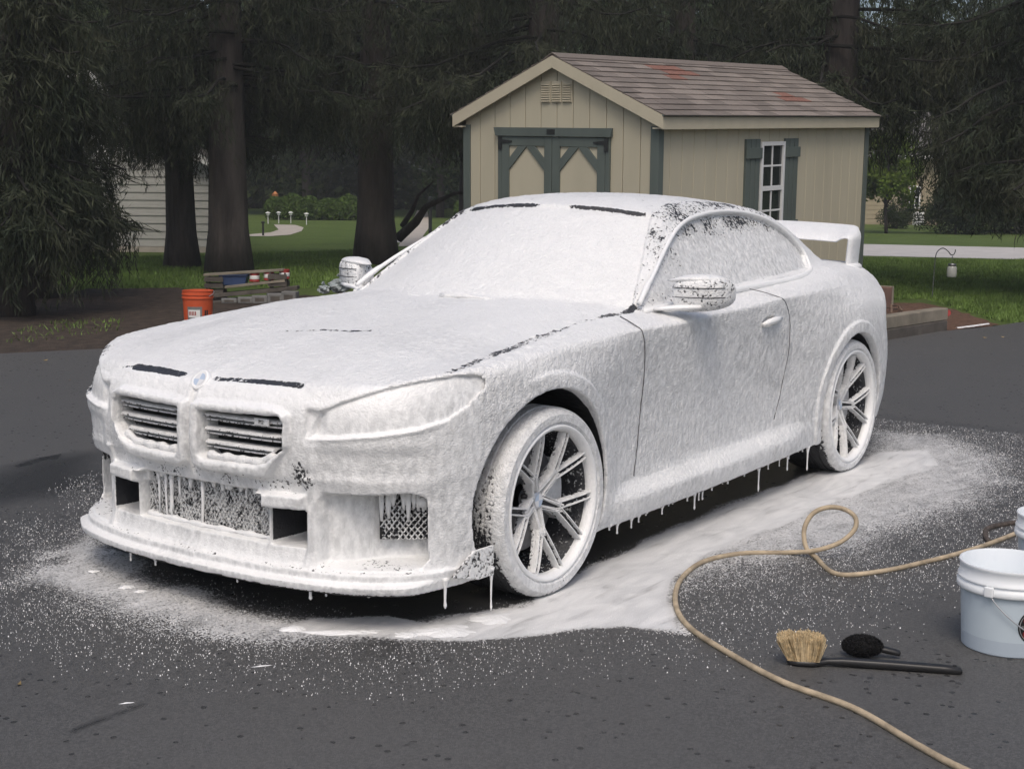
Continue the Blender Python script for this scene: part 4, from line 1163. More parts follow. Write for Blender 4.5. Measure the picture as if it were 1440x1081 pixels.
# grooved siding: separate boards with recessed joints
def board_front(u0, u1, z0, name='siding_board', yf=0.0, parent=shed):
    g = .0035
    mb = MB().prism([(u0 + g, z0), (u1 - g, z0), (u1 - g, min(roofz(u1), roofz(u0) + 9) - .03)] + ([(SW/2, roofz(SW/2) - .03)] if u0 < SW/2 < u1 else []) + [(u0 + g, roofz(u0) - .03)], yf, yf + .022, lambda u, v, d: Vector((u, d, v)))
    return mb.build(name, M_TAN, parent, bevel=.004, seg=1)
nb = 12
for i in range(nb): board_front(SW * i / nb, SW * (i + 1) / nb, -.2)
nbs = 21
for i in range(nbs):
    a, b = SL * i / nbs + .0035, SL * (i + 1) / nbs - .0035
    MB().box((SW - .02, a, -.2), (SW + .002, b, wl_z - .01)).build('siding_board', M_TAN, shed, bevel=.004, seg=1)
for y in (0, SL):
    pass
MB().box((-.002, .02, -.2), (.02, SL - .02, wl_z)).build('siding_board', M_TAN, shed)
MB().box((.02, SL - .022, -.2), (SW - .02, SL, wl_z)).build('siding_board', M_TAN, shed)
# corner boards
for u0, u1, y0, y1 in ((SW - .075, SW + .018, -.018, .075), (-.018, .075, -.018, .075), (SW - .075, SW + .018, SL - .075, SL + .018)):
    MB().box((u0, y0, -.22), (u1, y1, wl_z - .13)).build('corner_board', M_GREEN, shed, bevel=.004)
# roof: deck, fascia, rake, shingles
OE, OG = .105, .07
sl = SR / (SW/2)
for s in (1, -1):
    fn = lambda u, v, d, s=s: Vector((SW/2 + s*u, d, v))
    ue = SW/2 + OE
    MB().prism([(0, wl_z + SR), (ue, wl_z + SR - ue*sl), (ue, wl_z + SR - ue*sl + .022), (0, wl_z + SR + .022)], -OG, SL + OG, fn).build('roof_deck', M_TRIM, shed)
    for y0 in (-OG - .02, SL + OG):
        MB().prism([(0, wl_z + SR - .10), (ue, wl_z + SR - ue*sl - .11), (ue, wl_z + SR - ue*sl + .018), (0, wl_z + SR + .018)], y0, y0 + .02, fn).build('rake_board', M_TRIM, shed, bevel=.003)
    MB().prism([(ue - .02, wl_z + SR - ue*sl - .115), (ue, wl_z + SR - ue*sl - .115), (ue, wl_z + SR - ue*sl + .018), (ue - .02, wl_z + SR - ue*sl + .022)], -OG, SL + OG, fn).build('fascia', M_TRIM, shed, bevel=.003)
    MB().prism([(SW/2 - .02, wl_z + SR - ue*sl - .11), (ue - .02, wl_z + SR - ue*sl - .11), (ue - .02, wl_z + SR - ue*sl - .095), (SW/2 - .02, wl_z + SR - ue*sl - .095)], -OG, SL + OG, fn).build('soffit', M_TRIM, shed)
    # drip edge
    MB().prism([(ue - .005, wl_z + SR - ue*sl + .010), (ue + .012, wl_z + SR - ue*sl + .006), (ue + .012, wl_z + SR - ue*sl + .022), (ue - .005, wl_z + SR - ue*sl + .026)], -OG - .02, SL + OG + .02, fn).build('drip_edge', M_GREEN, shed)
    nc = 11; ex = (ue + .02) * math.hypot(1, sl) / nc
    dirv = Vector((s, 0, -sl)).normalized(); nrm = Vector((s * sl, 0, 1)).normalized()
    top = Vector((SW/2, 0, wl_z + SR + .024))
    rm = random.Random(3 + s)
    for c in range(nc):
        y = -OG - .02 - (0.13 if c % 2 else 0) ; w = .305
        while y < SL + OG + .02:
            ya, yb = max(y, -OG - .02), min(y + w - .004, SL + OG + .02)
            if yb - ya > .02:
                r0 = top + dirv * (ex * c + .002); r1 = top + dirv * (ex * (c + 1) + .012)
                lift = .010 + rm.uniform(0, .004)
                P = [r0 + nrm*.001, r1 + nrm*lift, r1 + nrm*(lift - .009), r0 - nrm*.003]
                mb = MB().add([p + Vector((0, ya, 0)) for p in P] + [p + Vector((0, yb, 0)) for p in P], [(0, 1, 5, 4), (1, 2, 6, 5), (2, 3, 7, 6), (3, 0, 4, 7), (3, 2, 1, 0), (4, 5, 6, 7)])
                f = (yb - .1) / SL; red = s > 0 and ((1.25 < y < 1.75 and c in (1, 2)) or (2.75 < y < 3.2 and c in (6, 7)) or (1.1 < y < 1.35 and c == 3))
                mb.build('shingle', M_SHING_RED if red else M_SHING, shed)
            y += w
MB().prism([(-.09, -.055), (0, .0), (.09, -.055), (.09, -.046), (0, .012), (-.09, -.046)], -OG - .02, SL + OG + .02, lambda u, v, d: Vector((SW/2 + u, d, wl_z + SR + .040 + v * .8))).build('ridge_cap', M_SHING, shed)
# gable vent with louvre slats
vz0, vz1 = 2.27, 2.48
for k in range(3):
    u0 = SW/2 - .195 + k * .135
    MB().box((u0, -.012, vz0), (u0 + .120, .0, vz1)).build('vent_frame', M_TRIM, shed, bevel=.003)
    for j in range(8):
        z = vz0 + .015 + j * .023
        M_ = Matrix.Translation((0, -.016, z)) @ Matrix.Rotation(math.radians(35), 4, 'X')
        MB().box((u0 + .008, -.010, 0), (u0 + .112, .010, .004), M_).build('vent_slat', M_TRIM, shed)
# double door: posts, rails and braces
dz1 = 1.94; du0, du1 = .505, 1.865; um = (du0 + du1) / 2
def plank(u0, u1, z0, z1, y0=-.022, y1=-.0005, mat=None, name='door_rail', par=shed): return MB().box((u0, y0, z0), (u1, y1, z1)).build(name, mat or M_GREEN, par, bevel=.003)
plank(du0 - .05, du1 + .05, dz1, dz1 + .085, -.045, -.0005, name='door_head')
MB().prism([(du0 - .05, dz1), (du1 + .05, dz1), (du1 + .075, dz1 + .085), (du0 - .075, dz1 + .085)], -.05, -.046, lambda u, v, d: Vector((u, d, v))).build('door_head_face', M_GREEN, shed)
plank(du0 - .03, du0 + .018, -.1, dz1 - .002, -.030, name='door_jamb'); plank(du1 - .018, du1 + .03, -.1, dz1 - .002, -.030, name='door_jamb')
for a, b in ((du0 + .022, um - .004), (um + .004, du1 - .022)):
    dr = plank(a, b, -.05, dz1 - .005, -.014, -.0005, M_TAN, 'door')
    pk = lambda u0, u1, z0, z1, nm='door_rail': plank(u0, u1, z0, z1, -.032, -.0145, name=nm, par=dr)
    pk(a, a + .095, -.05, dz1 - .006, 'door_stile'); pk(b - .095, b, -.05, dz1 - .006, 'door_stile')
    pk(a + .096, b - .096, dz1 - .10, dz1 - .006); pk(a + .096, b - .096, .0, .10); pk(a + .096, b - .096, .85, .95)
    for s, e0 in ((1, a + .096), (-1, b - .096)):
        MB().prism([(e0, dz1 - .34), (e0 + s*.235, dz1 - .102), (e0 + s*.12, dz1 - .102), (e0, dz1 - .225)] if True else [], -.031, -.0145, lambda u, v, d: Vector((u, d, v))).build('door_brace', M_GREEN, dr, bevel=.002)
for s, u in ((1, du0), (-1, du1)):
    MB().prism([(u - .02*s, dz1 - .14), (u + .03*s, dz1 - .14), (u + .03*s, dz1 - .075), (u + .16*s, dz1 - .062), (u + .16*s, dz1 - .048), (u + .03*s, dz1 - .035), (u + .03*s, dz1 - .01), (u - .02*s, dz1 - .01)], -.042, -.034, lambda a, v, d: Vector((a, d, v))).build('strap_hinge', M_IRON, shed)
MB().box((um - .05, -.056, dz1 + .02), (um + .05, -.0505, dz1 + .07)).build('door_latch', M_IRON, shed)
# side window with shutters
wy0, wy1, wz0, wz1 = 1.90, 2.40, .90, 1.88
MB().box((SW + .002, wy0, wz0), (SW + .010, wy1, wz1)).build('window_backing', M_DARK, shed)
fr_ = MB(); t = .042
fo = None
win = MB().box((SW + .0105, wy0 + t, wz0 + t), (SW + .0125, wy1 - t, wz1 - t)).build('window', M_PANE, shed)
def wbar(y0, y1, z0, z1, d=.035, nm='window_frame'): return MB().box((SW + .003, y0, z0), (SW + d, y1, z1)).build(nm, M_VINYL, win, bevel=.003)
wbar(wy0, wy0 + t, wz0, wz1); wbar(wy1 - t, wy1, wz0, wz1); wbar(wy0 + t + .001, wy1 - t - .001, wz1 - t, wz1); wbar(wy0 + t + .001, wy1 - t - .001, wz0, wz0 + t)
zm = (wz0 + wz1) / 2; wbar(wy0 + t + .001, wy1 - t - .001, zm - .025, zm + .025, .030)
ym = (wy0 + wy1) / 2
wbar(ym - .010, ym + .010, zm + .026, wz1 - t - .001, .022, 'muntin'); wbar(ym - .010, ym + .010, wz0 + t + .001, zm - .026, .022, 'muntin')
for za, zb_ in ((zm + .025, wz1 - t), (wz0 + t, zm - .025)):
    z = (za + zb_) / 2; wbar(wy0 + t + .001, ym - .011, z - .010, z + .010, .021, 'muntin'); wbar(ym + .011, wy1 - t - .001, z - .010, z + .010, .021, 'muntin')
for ya in (wy0 - .31, wy1 + .01):
    sh_ = MB().box((SW + .0025, ya, wz0 - .06), (SW + .012, ya + .30, wz1 + .03)).build('shutter', M_GREEN, shed)
    for k in range(3): MB().box((SW + .0125, ya + .004 + k*.099, wz0 - .06), (SW + .026, ya + .092 + k*.099, wz1 + .03)).build('shutter_board', M_GREEN, sh_, bevel=.003)
    for z in (wz0 + .02, wz1 - .17): MB().box((SW + .0265, ya - .008, z), (SW + .045, ya + .308, z + .11)).build('shutter_batten', M_GREEN, sh_, bevel=.003)
# ------------------------------------------------------------------ trees
def leaf_mat(name, c0, c1, c2, trans=.25, scale=1.2):
    m, nt, bs = newmat(name); v = coords(nt)
    n1 = noise(nt, v, scale, 3, .6); n2 = noise(nt, v, 9, 2, .6)
    c = mixc(nt, ramp(nt, n1, [(.35, 0.0), (.65, 1.0)]), c0, c1); c = mixc(nt, ramp(nt, n2, [(.5, 0.0), (.8, 1.0)]), c, c2)
    L(nt, c, bs.inputs['Base Color']); bs.inputs['Roughness'].default_value = .75; bs.inputs['Specular IOR Level'].default_value = .15
    if trans:
        tr = N(nt, 'ShaderNodeBsdfTranslucent'); L(nt, c, tr.inputs['Color']); mx = N(nt, 'ShaderNodeMixShader'); mx.inputs[0].default_value = trans
        L(nt, bs.outputs[0], mx.inputs[1]); L(nt, tr.outputs[0], mx.inputs[2]); L(nt, mx.outputs[0], nt.nodes['Material Output'].inputs['Surface'])
    return m
M_SPRUCE = leaf_mat('spruce_needles', (.024, .034, .020), (.040, .043, .028), (.058, .068, .036), 0)
M_LEAF = leaf_mat('mid_green_leaves', (.035, .060, .018), (.060, .085, .025), (.10, .125, .035), .35)
M_LEAF_LT = leaf_mat('fresh_green_leaves', (.10, .16, .025), (.14, .20, .03), (.20, .25, .04), .45)
M_LEAF_DK = leaf_mat('dark_shrub_leaves', (.022, .040, .014), (.035, .055, .018), (.07, .095, .03), .25)
M_HEDGE = leaf_mat('hedge_leaves', (.05, .09, .02), (.08, .13, .03), (.12, .17, .04), .3)
M_BARK = simple('furrowed_bark', (.052, .044, .040), .9, var=.5, scale=5, bmp=1.0, bscale=14, stretch=(1, 1, .18), bdist=.05)
M_TWIG = simple('dark_twig', (.014, .013, .011), .9, var=.4)
def kites(C, D, Ln, Wd, rg):
    """one leaf-like quad per row: centre C, direction D, length, width"""
    n = len(C); r = rg.normal(size=(n, 3)); S = np.cross(D, r); S /= np.linalg.norm(S, axis=1, keepdims=True) + 1e-9
    V = np.stack([C - D*Ln[:, None]*.5, C - D*Ln[:, None]*.08 + S*Wd[:, None]*.5, C + D*Ln[:, None]*.5, C - D*Ln[:, None]*.08 - S*Wd[:, None]*.5], 1)
    return V.reshape(-1, 3), np.arange(4*n).reshape(-1, 4)
def make_spruce(seed, H, base, R, tr, nlimb, droop, dens=1.0):
    rg = np.random.default_rng(seed); rm = random.Random(seed)
    t = empty('spruce_tree')
    tk = MB(); pts = []; rad = []
    for i in range(16):
        f = i / 15; z = H * f
        pts.append((.05*math.sin(3*f + seed), .05*math.cos(2.3*f + seed) - .05, z - .06)); rad.append(tr * (1 - f)**.75 * (1 + .28*math.exp(-z/.25)) + .015)
    tk.tube(pts, rad, 14); to = tk.build('trunk', M_BARK, t, smooth=True)
    br = MB(); C = []; D = []; LN = []; WD = []
    for k in range(nlimb):
        u = (k + rm.random()) / nlimb; z0 = base + (H - base - .3) * u**1.7; az = rm.uniform(0, 2*math.pi)
        Lm = R * (1 - z0 / H)**.6 * rm.uniform(.65, 1.1)
        d = Vector((math.cos(az), math.sin(az), 0)); sd = Vector((-d.y, d.x, 0)); q = []
        for i in range(7):
            s = i / 6; q.append(d * (Lm * s) + Vector((0, 0, z0 + Lm * (.10*s - droop*s**1.4 + .22*droop*s**3.5))) + sd * (.10*Lm*math.sin(2*s + k)) + Vector((0, 0, .05*Lm*math.sin(7*s + 2.1*k)*s)))
        br.tube(q, [.030*(1 - .8*i/6)*(Lm/3)**.5 + .006 for i in range(7)], 5, cap=False)
        ns = int((18 + Lm * 13) * dens * (1.0 if z0 < 6 else .55))
        for j in range(ns):
            s = rm.uniform(.18, 1.0)**.8; f = s * 6; i = min(int(f), 5); p = q[i].lerp(q[i+1], f - i)
            lat = rm.gauss(0, .22) * (1.15 - s*.6); p = p + sd * lat + Vector((0, 0, -.18*abs(lat)))
            ln = rm.uniform(.3, 1.15) * (.55 + .45*math.sin(math.pi*s)); n = max(5, int(ln / .028))
            dd = Vector((rm.gauss(0, .10), rm.gauss(0, .10), -1)).normalized()
            if rm.random() < .3: dd = (d * rm.uniform(.3, 1) + sd * rm.gauss(0, .6) + Vector((0, 0, rm.uniform(-.9, -.2)))).normalized(); ln *= .6
            for e in range(n):
                c = p + dd * (ln * (e + rm.random()) / n); C.append((c.x + rm.gauss(0, .04), c.y + rm.gauss(0, .04), c.z))
                x = dd + Vector((rm.gauss(0, .42), rm.gauss(0, .42), rm.gauss(0, .25))); x.normalize(); D.append(tuple(x)); LN.append(rm.uniform(.09, .20)); WD.append(rm.uniform(.009, .020))
    b = br.build('branches', M_TWIG, t, smooth=True); b['kind'] = 'stuff'
    C = np.array(C); C[:, 2] = np.maximum(C[:, 2], .12)
    V, F = kites(C, np.array(D), np.array(LN), np.array(WD), rg)
    mesh_np('crown', V, F, M_SPRUCE, t, smooth=False)
    return t
def make_broadleaf(seed, H, R, base, n, mat, leaf=.11, name='leafy_tree', trunk=.14, flat=1.0):
    rg = np.random.default_rng(seed); rm = random.Random(seed); t = empty(name)
    tk = MB(); tk.tube([(.03*math.sin(i + seed), .03*math.cos(i*1.3), H*.75*i/6 - .05) for i in range(7)], [trunk*(1 - .12*i) + .01 for i in range(7)], 9)
    nc = 34; cl = []
    for k in range(nc):
        u = rg.normal(size=3); u /= np.linalg.norm(u); r = rg.random()**.4
        cl.append((u[0]*R*r*.8, u[1]*R*r*.8, base + (H - base)*(.5 + .46*u[2]*r*flat), R*rg.uniform(.2, .42)))
        if k < 12:
            c = cl[-1]; tk.tube([(0, 0, base*.8 + (c[2] - base)*.3), (c[0]*.5, c[1]*.5, c[2]*.8), c[:3]], [trunk*.35, trunk*.2, trunk*.05], 5, cap=False)
    tk.build('trunk', M_BARK, t, smooth=True)
    cl = np.array(cl); i = rg.integers(0, nc, n); u = rg.normal(size=(n, 3)); u /= np.linalg.norm(u, axis=1, keepdims=True)
    C = cl[i, :3] + u * (cl[i, 3] * rg.random(n)**.35)[:, None]; C[:, 2] = np.maximum(C[:, 2], .06)
    D = rg.normal(size=(n, 3)); D[:, 2] -= .4; D /= np.linalg.norm(D, axis=1, keepdims=True)
    V, F = kites(C, D, rg.uniform(.7, 1.3, n)*leaf, rg.uniform(.4, .7, n)*leaf, rg)
    mesh_np('crown', V, F, mat, t, smooth=False)
    return t
def put(t, px, py, sc=1.0, rz=0.0, label=None, cat='tree', group=None, depth=None):
    if depth is None: p = on_ground(px, py)
    else:
        p = at_depth(px, 300, depth); p.z = 0
    t.location = (p.x, p.y, -.03 - (.0 if depth is None else .0)); t.rotation_euler = (0, 0, rz); t.scale = (sc, sc, sc)
    tag(t, label, cat, group); return t
G_SP = 'old spruces behind the driveway'
spA = make_spruce(21, 11.5, 2.9, 3.0, .31, 85, .36)
spB = make_spruce(22, 12.0, 2.9, 3.5, .31, 90, .40)
spC = make_spruce(23, 10.0, 1.25, 1.2, .17, 85, .45, 1.1)
put(spC, 26, 441, 1.0, .4, 'slim spruce with boughs to the ground at the edge of the earth bed', group=G_SP)
put(copy_tree(spC), 62, 415, .95, 2.6, 'slim low-branched spruce close behind another slim spruce', group=G_SP)
put(spA, 330, 383, 1.0, 0.0, 'thick ivy-dark spruce trunk behind the lumber pile', group=G_SP)
put(copy_tree(spA), 256, 373, .82, 2.0, 'spruce trunk in front of the siding house, beside a thicker one', group=G_SP)
put(spB, 537, 368, 1.08, .7, 'massive spruce trunk between hedge and shed', group=G_SP)
put(copy_tree(spB), 765, 0, 1.05, 2.2, 'spruce rising behind the shed gable', group=G_SP, depth=24)
put(copy_tree(spA), 1165, 0, 1.0, 4.0, 'spruce behind the far corner of the shed', group=G_SP, depth=21)
spD = make_spruce(24, 12.0, 2.1, 3.1, .34, 115, .42, 1.45)
put(spD, 1528, 0, 1.0, 1.4, 'spruce with long hanging boughs over the sunny lawn', group=G_SP, depth=19)
put(copy_tree(spA), 960, 0, 1.05, 1.1, 'spruce behind the middle of the shed roof', group=G_SP, depth=27)
put(copy_tree(spA), 660, 0, 1.1, 3.3, 'spruce standing back between massive trunk and shed', group=G_SP, depth=32)
put(copy_tree(spB), -120, 0, 1.1, 3.0, 'spruce beside the slim spruces, away from the house', group=G_SP, depth=21)
# broadleaf trees beyond
G_BL = 'leafy trees beyond the lawns'
bl = make_broadleaf(31, 9.0, 3.6, 1.4, 15000, M_LEAF, .20)
bl2 = make_broadleaf(32, 8.0, 3.8, .6, 15000, M_LEAF_DK, .20)
spots = [(bl, 330, 62, 1.2), (bl2, 430, 60, 1.3), (None, 520, 66, 1.3), (None, 620, 58, 1.2), (None, 720, 64, 1.4), (None, 830, 60, 1.3), (None, 930, 66, 1.4), (None, 1040, 60, 1.3), (None, 1140, 66, 1.4),
         (None, 1235, 75, 1.3), (None, 1330, 70, 1.3), (None, 1420, 66, 1.3), (None, 1520, 62, 1.3), (None, 220, 60, 1.2), (None, 110, 56, 1.2), (None, 0, 58, 1.3), (None, -110, 58, 1.3), (None, -260, 60, 1.4), (None, 1650, 62, 1.4)]
lab = ['broad leafy tree in the background wood', 'dark leafy tree in the background wood']
for i, (t, px, dp, sc) in enumerate(spots):
    dk = i % 2
    if t is None: t = copy_tree(bl2 if dk else bl)
    put(t, px, 0, sc * (1 + .08*math.sin(i*2.1)), i*1.3, lab[dk], group=G_BL + (' (dark)' if dk else ' (light)'), depth=dp)
sap = make_broadleaf(41, 3.3, 1.25, .7, 5200, M_LEAF_LT, .15, 'young_tree', .05)
put(sap, 1246, 0, 1.0, .4, 'bright yellow-green young tree beside the far tan house', depth=44)
shr = make_broadleaf(42, 2.6, 2.2, .05, 9000, M_LEAF_DK, .15, 'shrub', .05)
put(shr, 1400, 0, 1.0, .2, 'big dark shrub past the sunny lawn, in front of the wood', 'shrub', depth=47)
put(copy_tree(shr), 1460, 0, 1.1, 2.0, 'big dark shrub next to its twin past the sunny lawn', 'shrub', depth=45)
put(copy_tree(shr), 1345, 0, .62, 1.0, 'small dark shrub under the hanging boughs past the lawn', 'shrub', depth=44)
put(copy_tree(shr), 1262, 0, .36, 3.0, 'low clipped bush at the foot of the tan house', 'shrub', depth=49)
# hedge in two humps
def hedge(pxa, pxb, depth, h, label, seed):
    A, B = at_depth(pxa, 300, depth), at_depth(pxb, 300, depth); A.z = B.z = -.03; t = empty('hedge', A); rg = np.random.default_rng(seed); n = 9000
    d = B - A; ln = d.length; d.normalize(); sd = Vector((-d.y, d.x, 0)); u = rg.random(n); th = rg.uniform(0, math.pi, n); r = rg.random(n)**.25
    hh = h * (.72 + .34*np.sin(np.pi*np.clip(u*1.02, 0, 1))**.6) * (1 + .08*np.sin(u*17)); w = .75
    C = np.outer(u*ln, np.array(d)) + np.outer(np.cos(th)*r*w, np.array(sd)); C[:, 2] = .03 + np.sin(th)**.6*r*hh
    D = rg.normal(size=(n, 3)); D /= np.linalg.norm(D, axis=1, keepdims=True)
    V, F = kites(C, D, rg.uniform(.10, .19, n), rg.uniform(.06, .11, n), rg); mesh_np('foliage', V, F, M_HEDGE, t, smooth=False)
    st = MB()
    for i in range(7): st.tube([tuple(d*(ln*(i + .5)/7) + Vector((0, 0, 0))), tuple(d*(ln*(i + .6)/7) + Vector((0, 0, h*.6)))], [.03, .012], 5)
    o = st.build('stems', M_BARK, t); o['kind'] = 'stuff'; tag(t, label, 'hedge')
hedge(376, 452, 53, .84, 'rounded clipped hedge by the curving path', 1); hedge(448, 540, 53, .80, 'clipped hedge running from the rounded one to the trunk', 2)
hedge(640, 720, 52, .8, 'clipped hedge showing beside the shed', 3)
# a bare branch leaning from the massive trunk
bb = MB(); p0 = on_ground(565, 368)
def pd(px, py, dp): return tuple(at_depth(px, py, dp))
bb.tube([pd(560, 335, 26.4), pd(585, 312, 26.2), pd(600, 290, 26.0), pd(640, 272, 25.6), pd(690, 268, 25.2)], [.10, .085, .06, .035, .015], 8)
bb.tube([pd(566, 318, 26.4), pd(580, 296, 26.2), pd(588, 275, 26), pd(610, 255, 26)], [.06, .045, .03, .012], 7)
o = bb.build('low_branches', M_BARK, None, smooth=True); o.data.transform(spB.matrix_basis.inverted()); o.parent = spB; o['kind'] = 'stuff'

def far_wood():
    rg = np.random.default_rng(77); n = 60000
    px = rg.uniform(-500, 1950, n); dp = rg.uniform(72, 86, n); C = np.zeros((n, 3))
    q = px[:, None]; R_, F_, U_ = np.array(CAM_R), np.array(CAM_F), np.array(CAM_U)
    ray = F_[None] + R_[None]*((px - 720)/FPX)[:, None]
    C = np.array(CAM_C)[None] + ray*dp[:, None]
    top = 7.5 + 3.5*np.sin(px*.013) + 2.0*np.sin(px*.041 + 1)
    C[:, 2] = rg.random(n)**1.15*top
    D = rg.normal(size=(n, 3)); D /= np.linalg.norm(D, axis=1, keepdims=True)
    V, F = kites(C, D, rg.uniform(.4, .8, n), rg.uniform(.3, .55, n), rg)
    o = mesh_np('far_wood', V, F, M_LEAF, smooth=False); tag(o, 'distant green wood closing the view behind the houses', 'wood', kind='stuff')
far_wood()
# ------------------------------------------------------------------ far houses
M_SIDE = simple('pale_clapboard', (.40, .40, .375), .7, var=.05, bmp=.05)
M_ROOFG = simple('grey_roof', (.13, .125, .12), .9, var=.25, scale=8, bmp=.4)
M_TANW = simple('far_tan_wall', (.34, .29, .20), .8, var=.06)
M_WHITE2 = simple('white_trim', (.72, .72, .70), .6, var=.04, bmp=0)
def clap_house(px0, px1, depth, apex_px, apex_py, label):
    A, B = at_depth(px0, 300, depth), at_depth(px1, 300, depth - .0); A.z = B.z = -.03
    d = (B - A); W_ = d.length; d.normalize(); bk = Vector((d.y, -d.x, 0)); bk = (B - CAM_C); bk.z = 0; bk.normalize(); bk = (bk - d*.04).normalized()
    h = empty('house', A); pk = at_depth(apex_px, apex_py, depth); ua = (pk - A).dot(d); za = pk.z + .03; eave = za - .62*max(ua, W_ - ua) * .8
    fn = lambda u, v, q: d*u + bk*q + Vector((0, 0, v))
    MB().prism([(0, 0), (W_, 0), (W_, eave), (ua, za), (0, eave)], .02, 7.0, fn).build('wall', M_SIDE, h)
    z = .12; e = .155
    def half(v):
        if v <= eave: return 0, W_
        t = (v - eave) / (za - eave); return ua*t, W_ + (ua - W_)*t
    while z < za - .12:
        l0, r0 = half(z); l1, r1 = half(min(z + e, za))
        MB().add([fn(l0, z, -.012), fn(r0, z, -.012), fn(r1, z + e - .004, .006), fn(l1, z + e - .004, .006), fn(l0, z, .02), fn(r0, z, .02)], [(0, 1, 2, 3), (0, 4, 5, 1)]).build('clapboard', M_SIDE, h)
        z += e
    for s, ue in ((0, -.25), (1, W_ + .25)):
        ze = eave - (za - eave)*(.25/ max(ua, .5)) if s == 0 else eave - (za - eave)*(.25/max(W_ - ua, .5))
        MB().prism([(ua, za + .02), (ue, ze + .02), (ue, ze + .16), (ua, za + .16)], -.3, 7.3, fn).build('roof_slope', M_ROOFG, h)
        MB().prism([(ua, za - .16), (ue, ze - .14), (ue, ze + .015), (ua, za + .015)], -.28, -.24, fn).build('rake_board', M_WHITE2, h)
    vz = za - 1.15
    vent = MB().prism([(ua - .16, vz), (ua + .30, vz), (ua + .30, vz + .50), (ua - .16, vz + .50)], -.035, -.013, fn).build('gable_vent', M_SIDE, h)
    for k in range(7): MB().prism([(ua - .13, vz + .04 + k*.062), (ua + .27, vz + .04 + k*.062), (ua + .27, vz + .075 + k*.062), (ua - .13, vz + .075 + k*.062)], -.05, -.036, fn).build('vent_slat', M_WHITE2, vent)
    MB().prism([(0, -.1), (W_, -.1), (W_, .11), (0, .11)], -.02, .015, fn).build('foundation', M_CONC, h)
    tag(h, label, 'house'); return h
clap_house(60, 312, 28.5, 142, 146, 'pale grey clapboard house with a gable vent behind the spruces')
clap_house(-60, 210, 37, 128, 96, 'second pale house whose white gable shows above the clapboard one')
def far_house():
    A, B = at_depth(1160, 300, 54), at_depth(1320, 300, 54); A.z = B.z = -.03; d = (B - A); W_ = d.length; d.normalize(); bk = Vector((d.y, -d.x, 0)); bk = bk if bk.dot(CAM_F) > 0 else -bk
    h = empty('house', A); fn = lambda u, v, q: d*u + bk*q + Vector((0, 0, v))
    MB().prism([(0, 0), (W_, 0), (W_, 2.5), (0, 2.5)], 0, 6, fn).build('wall', M_TANW, h)
    for k in range(14): MB().prism([(0, .05 + k*.17), (W_, .05 + k*.17), (W_, .055 + k*.17), (0, .055 + k*.17)], -.012, -.001, fn).build('clapboard', M_TANW, h)
    MB().prism([(-.4, 2.5), (W_ + .4, 2.5), (W_ + .4, 2.62), (-.4, 2.62)], -.5, 6.5, fn).build('eave', M_WHITE2, h)
    MB().add([fn(-.4, 2.62, -.5), fn(W_ + .4, 2.62, -.5), fn(W_ + .4, 4.4, 3), fn(-.4, 4.4, 3), fn(-.4, 2.62, 6.5), fn(W_ + .4, 2.62, 6.5)], [(0, 1, 2, 3), (3, 2, 5, 4), (0, 3, 4), (1, 5, 2)]).build('roof', M_ROOFG, h)
    u0 = (at_depth(1279, 300, 54) - A).dot(d); u1 = (at_depth(1291, 300, 54) - A).dot(d)
    w = MB().prism([(u0, .68), (u1, .68), (u1, 1.42), (u0, 1.42)], -.02, -.003, fn).build('window', M_PANE, h)
    for a, b, c, e in ((u0 - .05, u0, .62, 1.48), (u1, u1 + .05, .62, 1.48), (u0, u1, 1.42, 1.48), (u0, u1, .62, .68), ((u0+u1)/2 - .012, (u0+u1)/2 + .012, .68, 1.42), (u0, u1, 1.03, 1.06)):
        MB().prism([(a, c), (b, c), (b, e), (a, e)], -.05, -.021, fn).build('window_frame', M_WHITE2, w)
    u2 = (at_depth(1281, 300, 54) - A).dot(d)
    ac = MB().prism([(u2, -.02), (u2 + .34, -.02), (u2 + .34, .50), (u2, .50)], -.6, -.25, fn).build('air_conditioner', M_WHITE2, h)
    for k in range(4): MB().prism([(u2 + .03, .06 + k*.10), (u2 + .31, .06 + k*.10), (u2 + .31, .10 + k*.10), (u2 + .03, .10 + k*.10)], -.62, -.601, fn).build('grille_slat', M_IRON, ac)
    tag(h, 'low tan house with a white window beyond the street', 'house')
far_house()
# ------------------------------------------------------------------ small things in the yard
M_ORANGE = simple('orange_plastic', (.52, .085, .028), .5, var=.12, bmp=.05)
M_WOODG = simple('weathered_wood', (.21, .185, .145), .85, var=.3, scale=5, bmp=.5, bscale=30, stretch=(1, 1, 1))
M_WOODD = simple('dark_old_wood', (.085, .075, .065), .9, var=.35, scale=6, bmp=.5, bscale=30)
M_BRICK = simple('brown_planter_wood', (.16, .095, .075), .85, var=.3, scale=8, bmp=.4)
M_BLOCK = simple('grey_block', (.17, .17, .165), .9, var=.25, scale=9, bmp=.5, bscale=40)
M_BLUET = simple('blue_tote_plastic', (.035, .06, .14), .5, var=.15)
M_RED = simple('red_paint', (.30, .035, .03), .5, var=.2)
M_STICK = simple('driftwood', (.13, .085, .06), .85, var=.35, scale=12, bmp=.5)
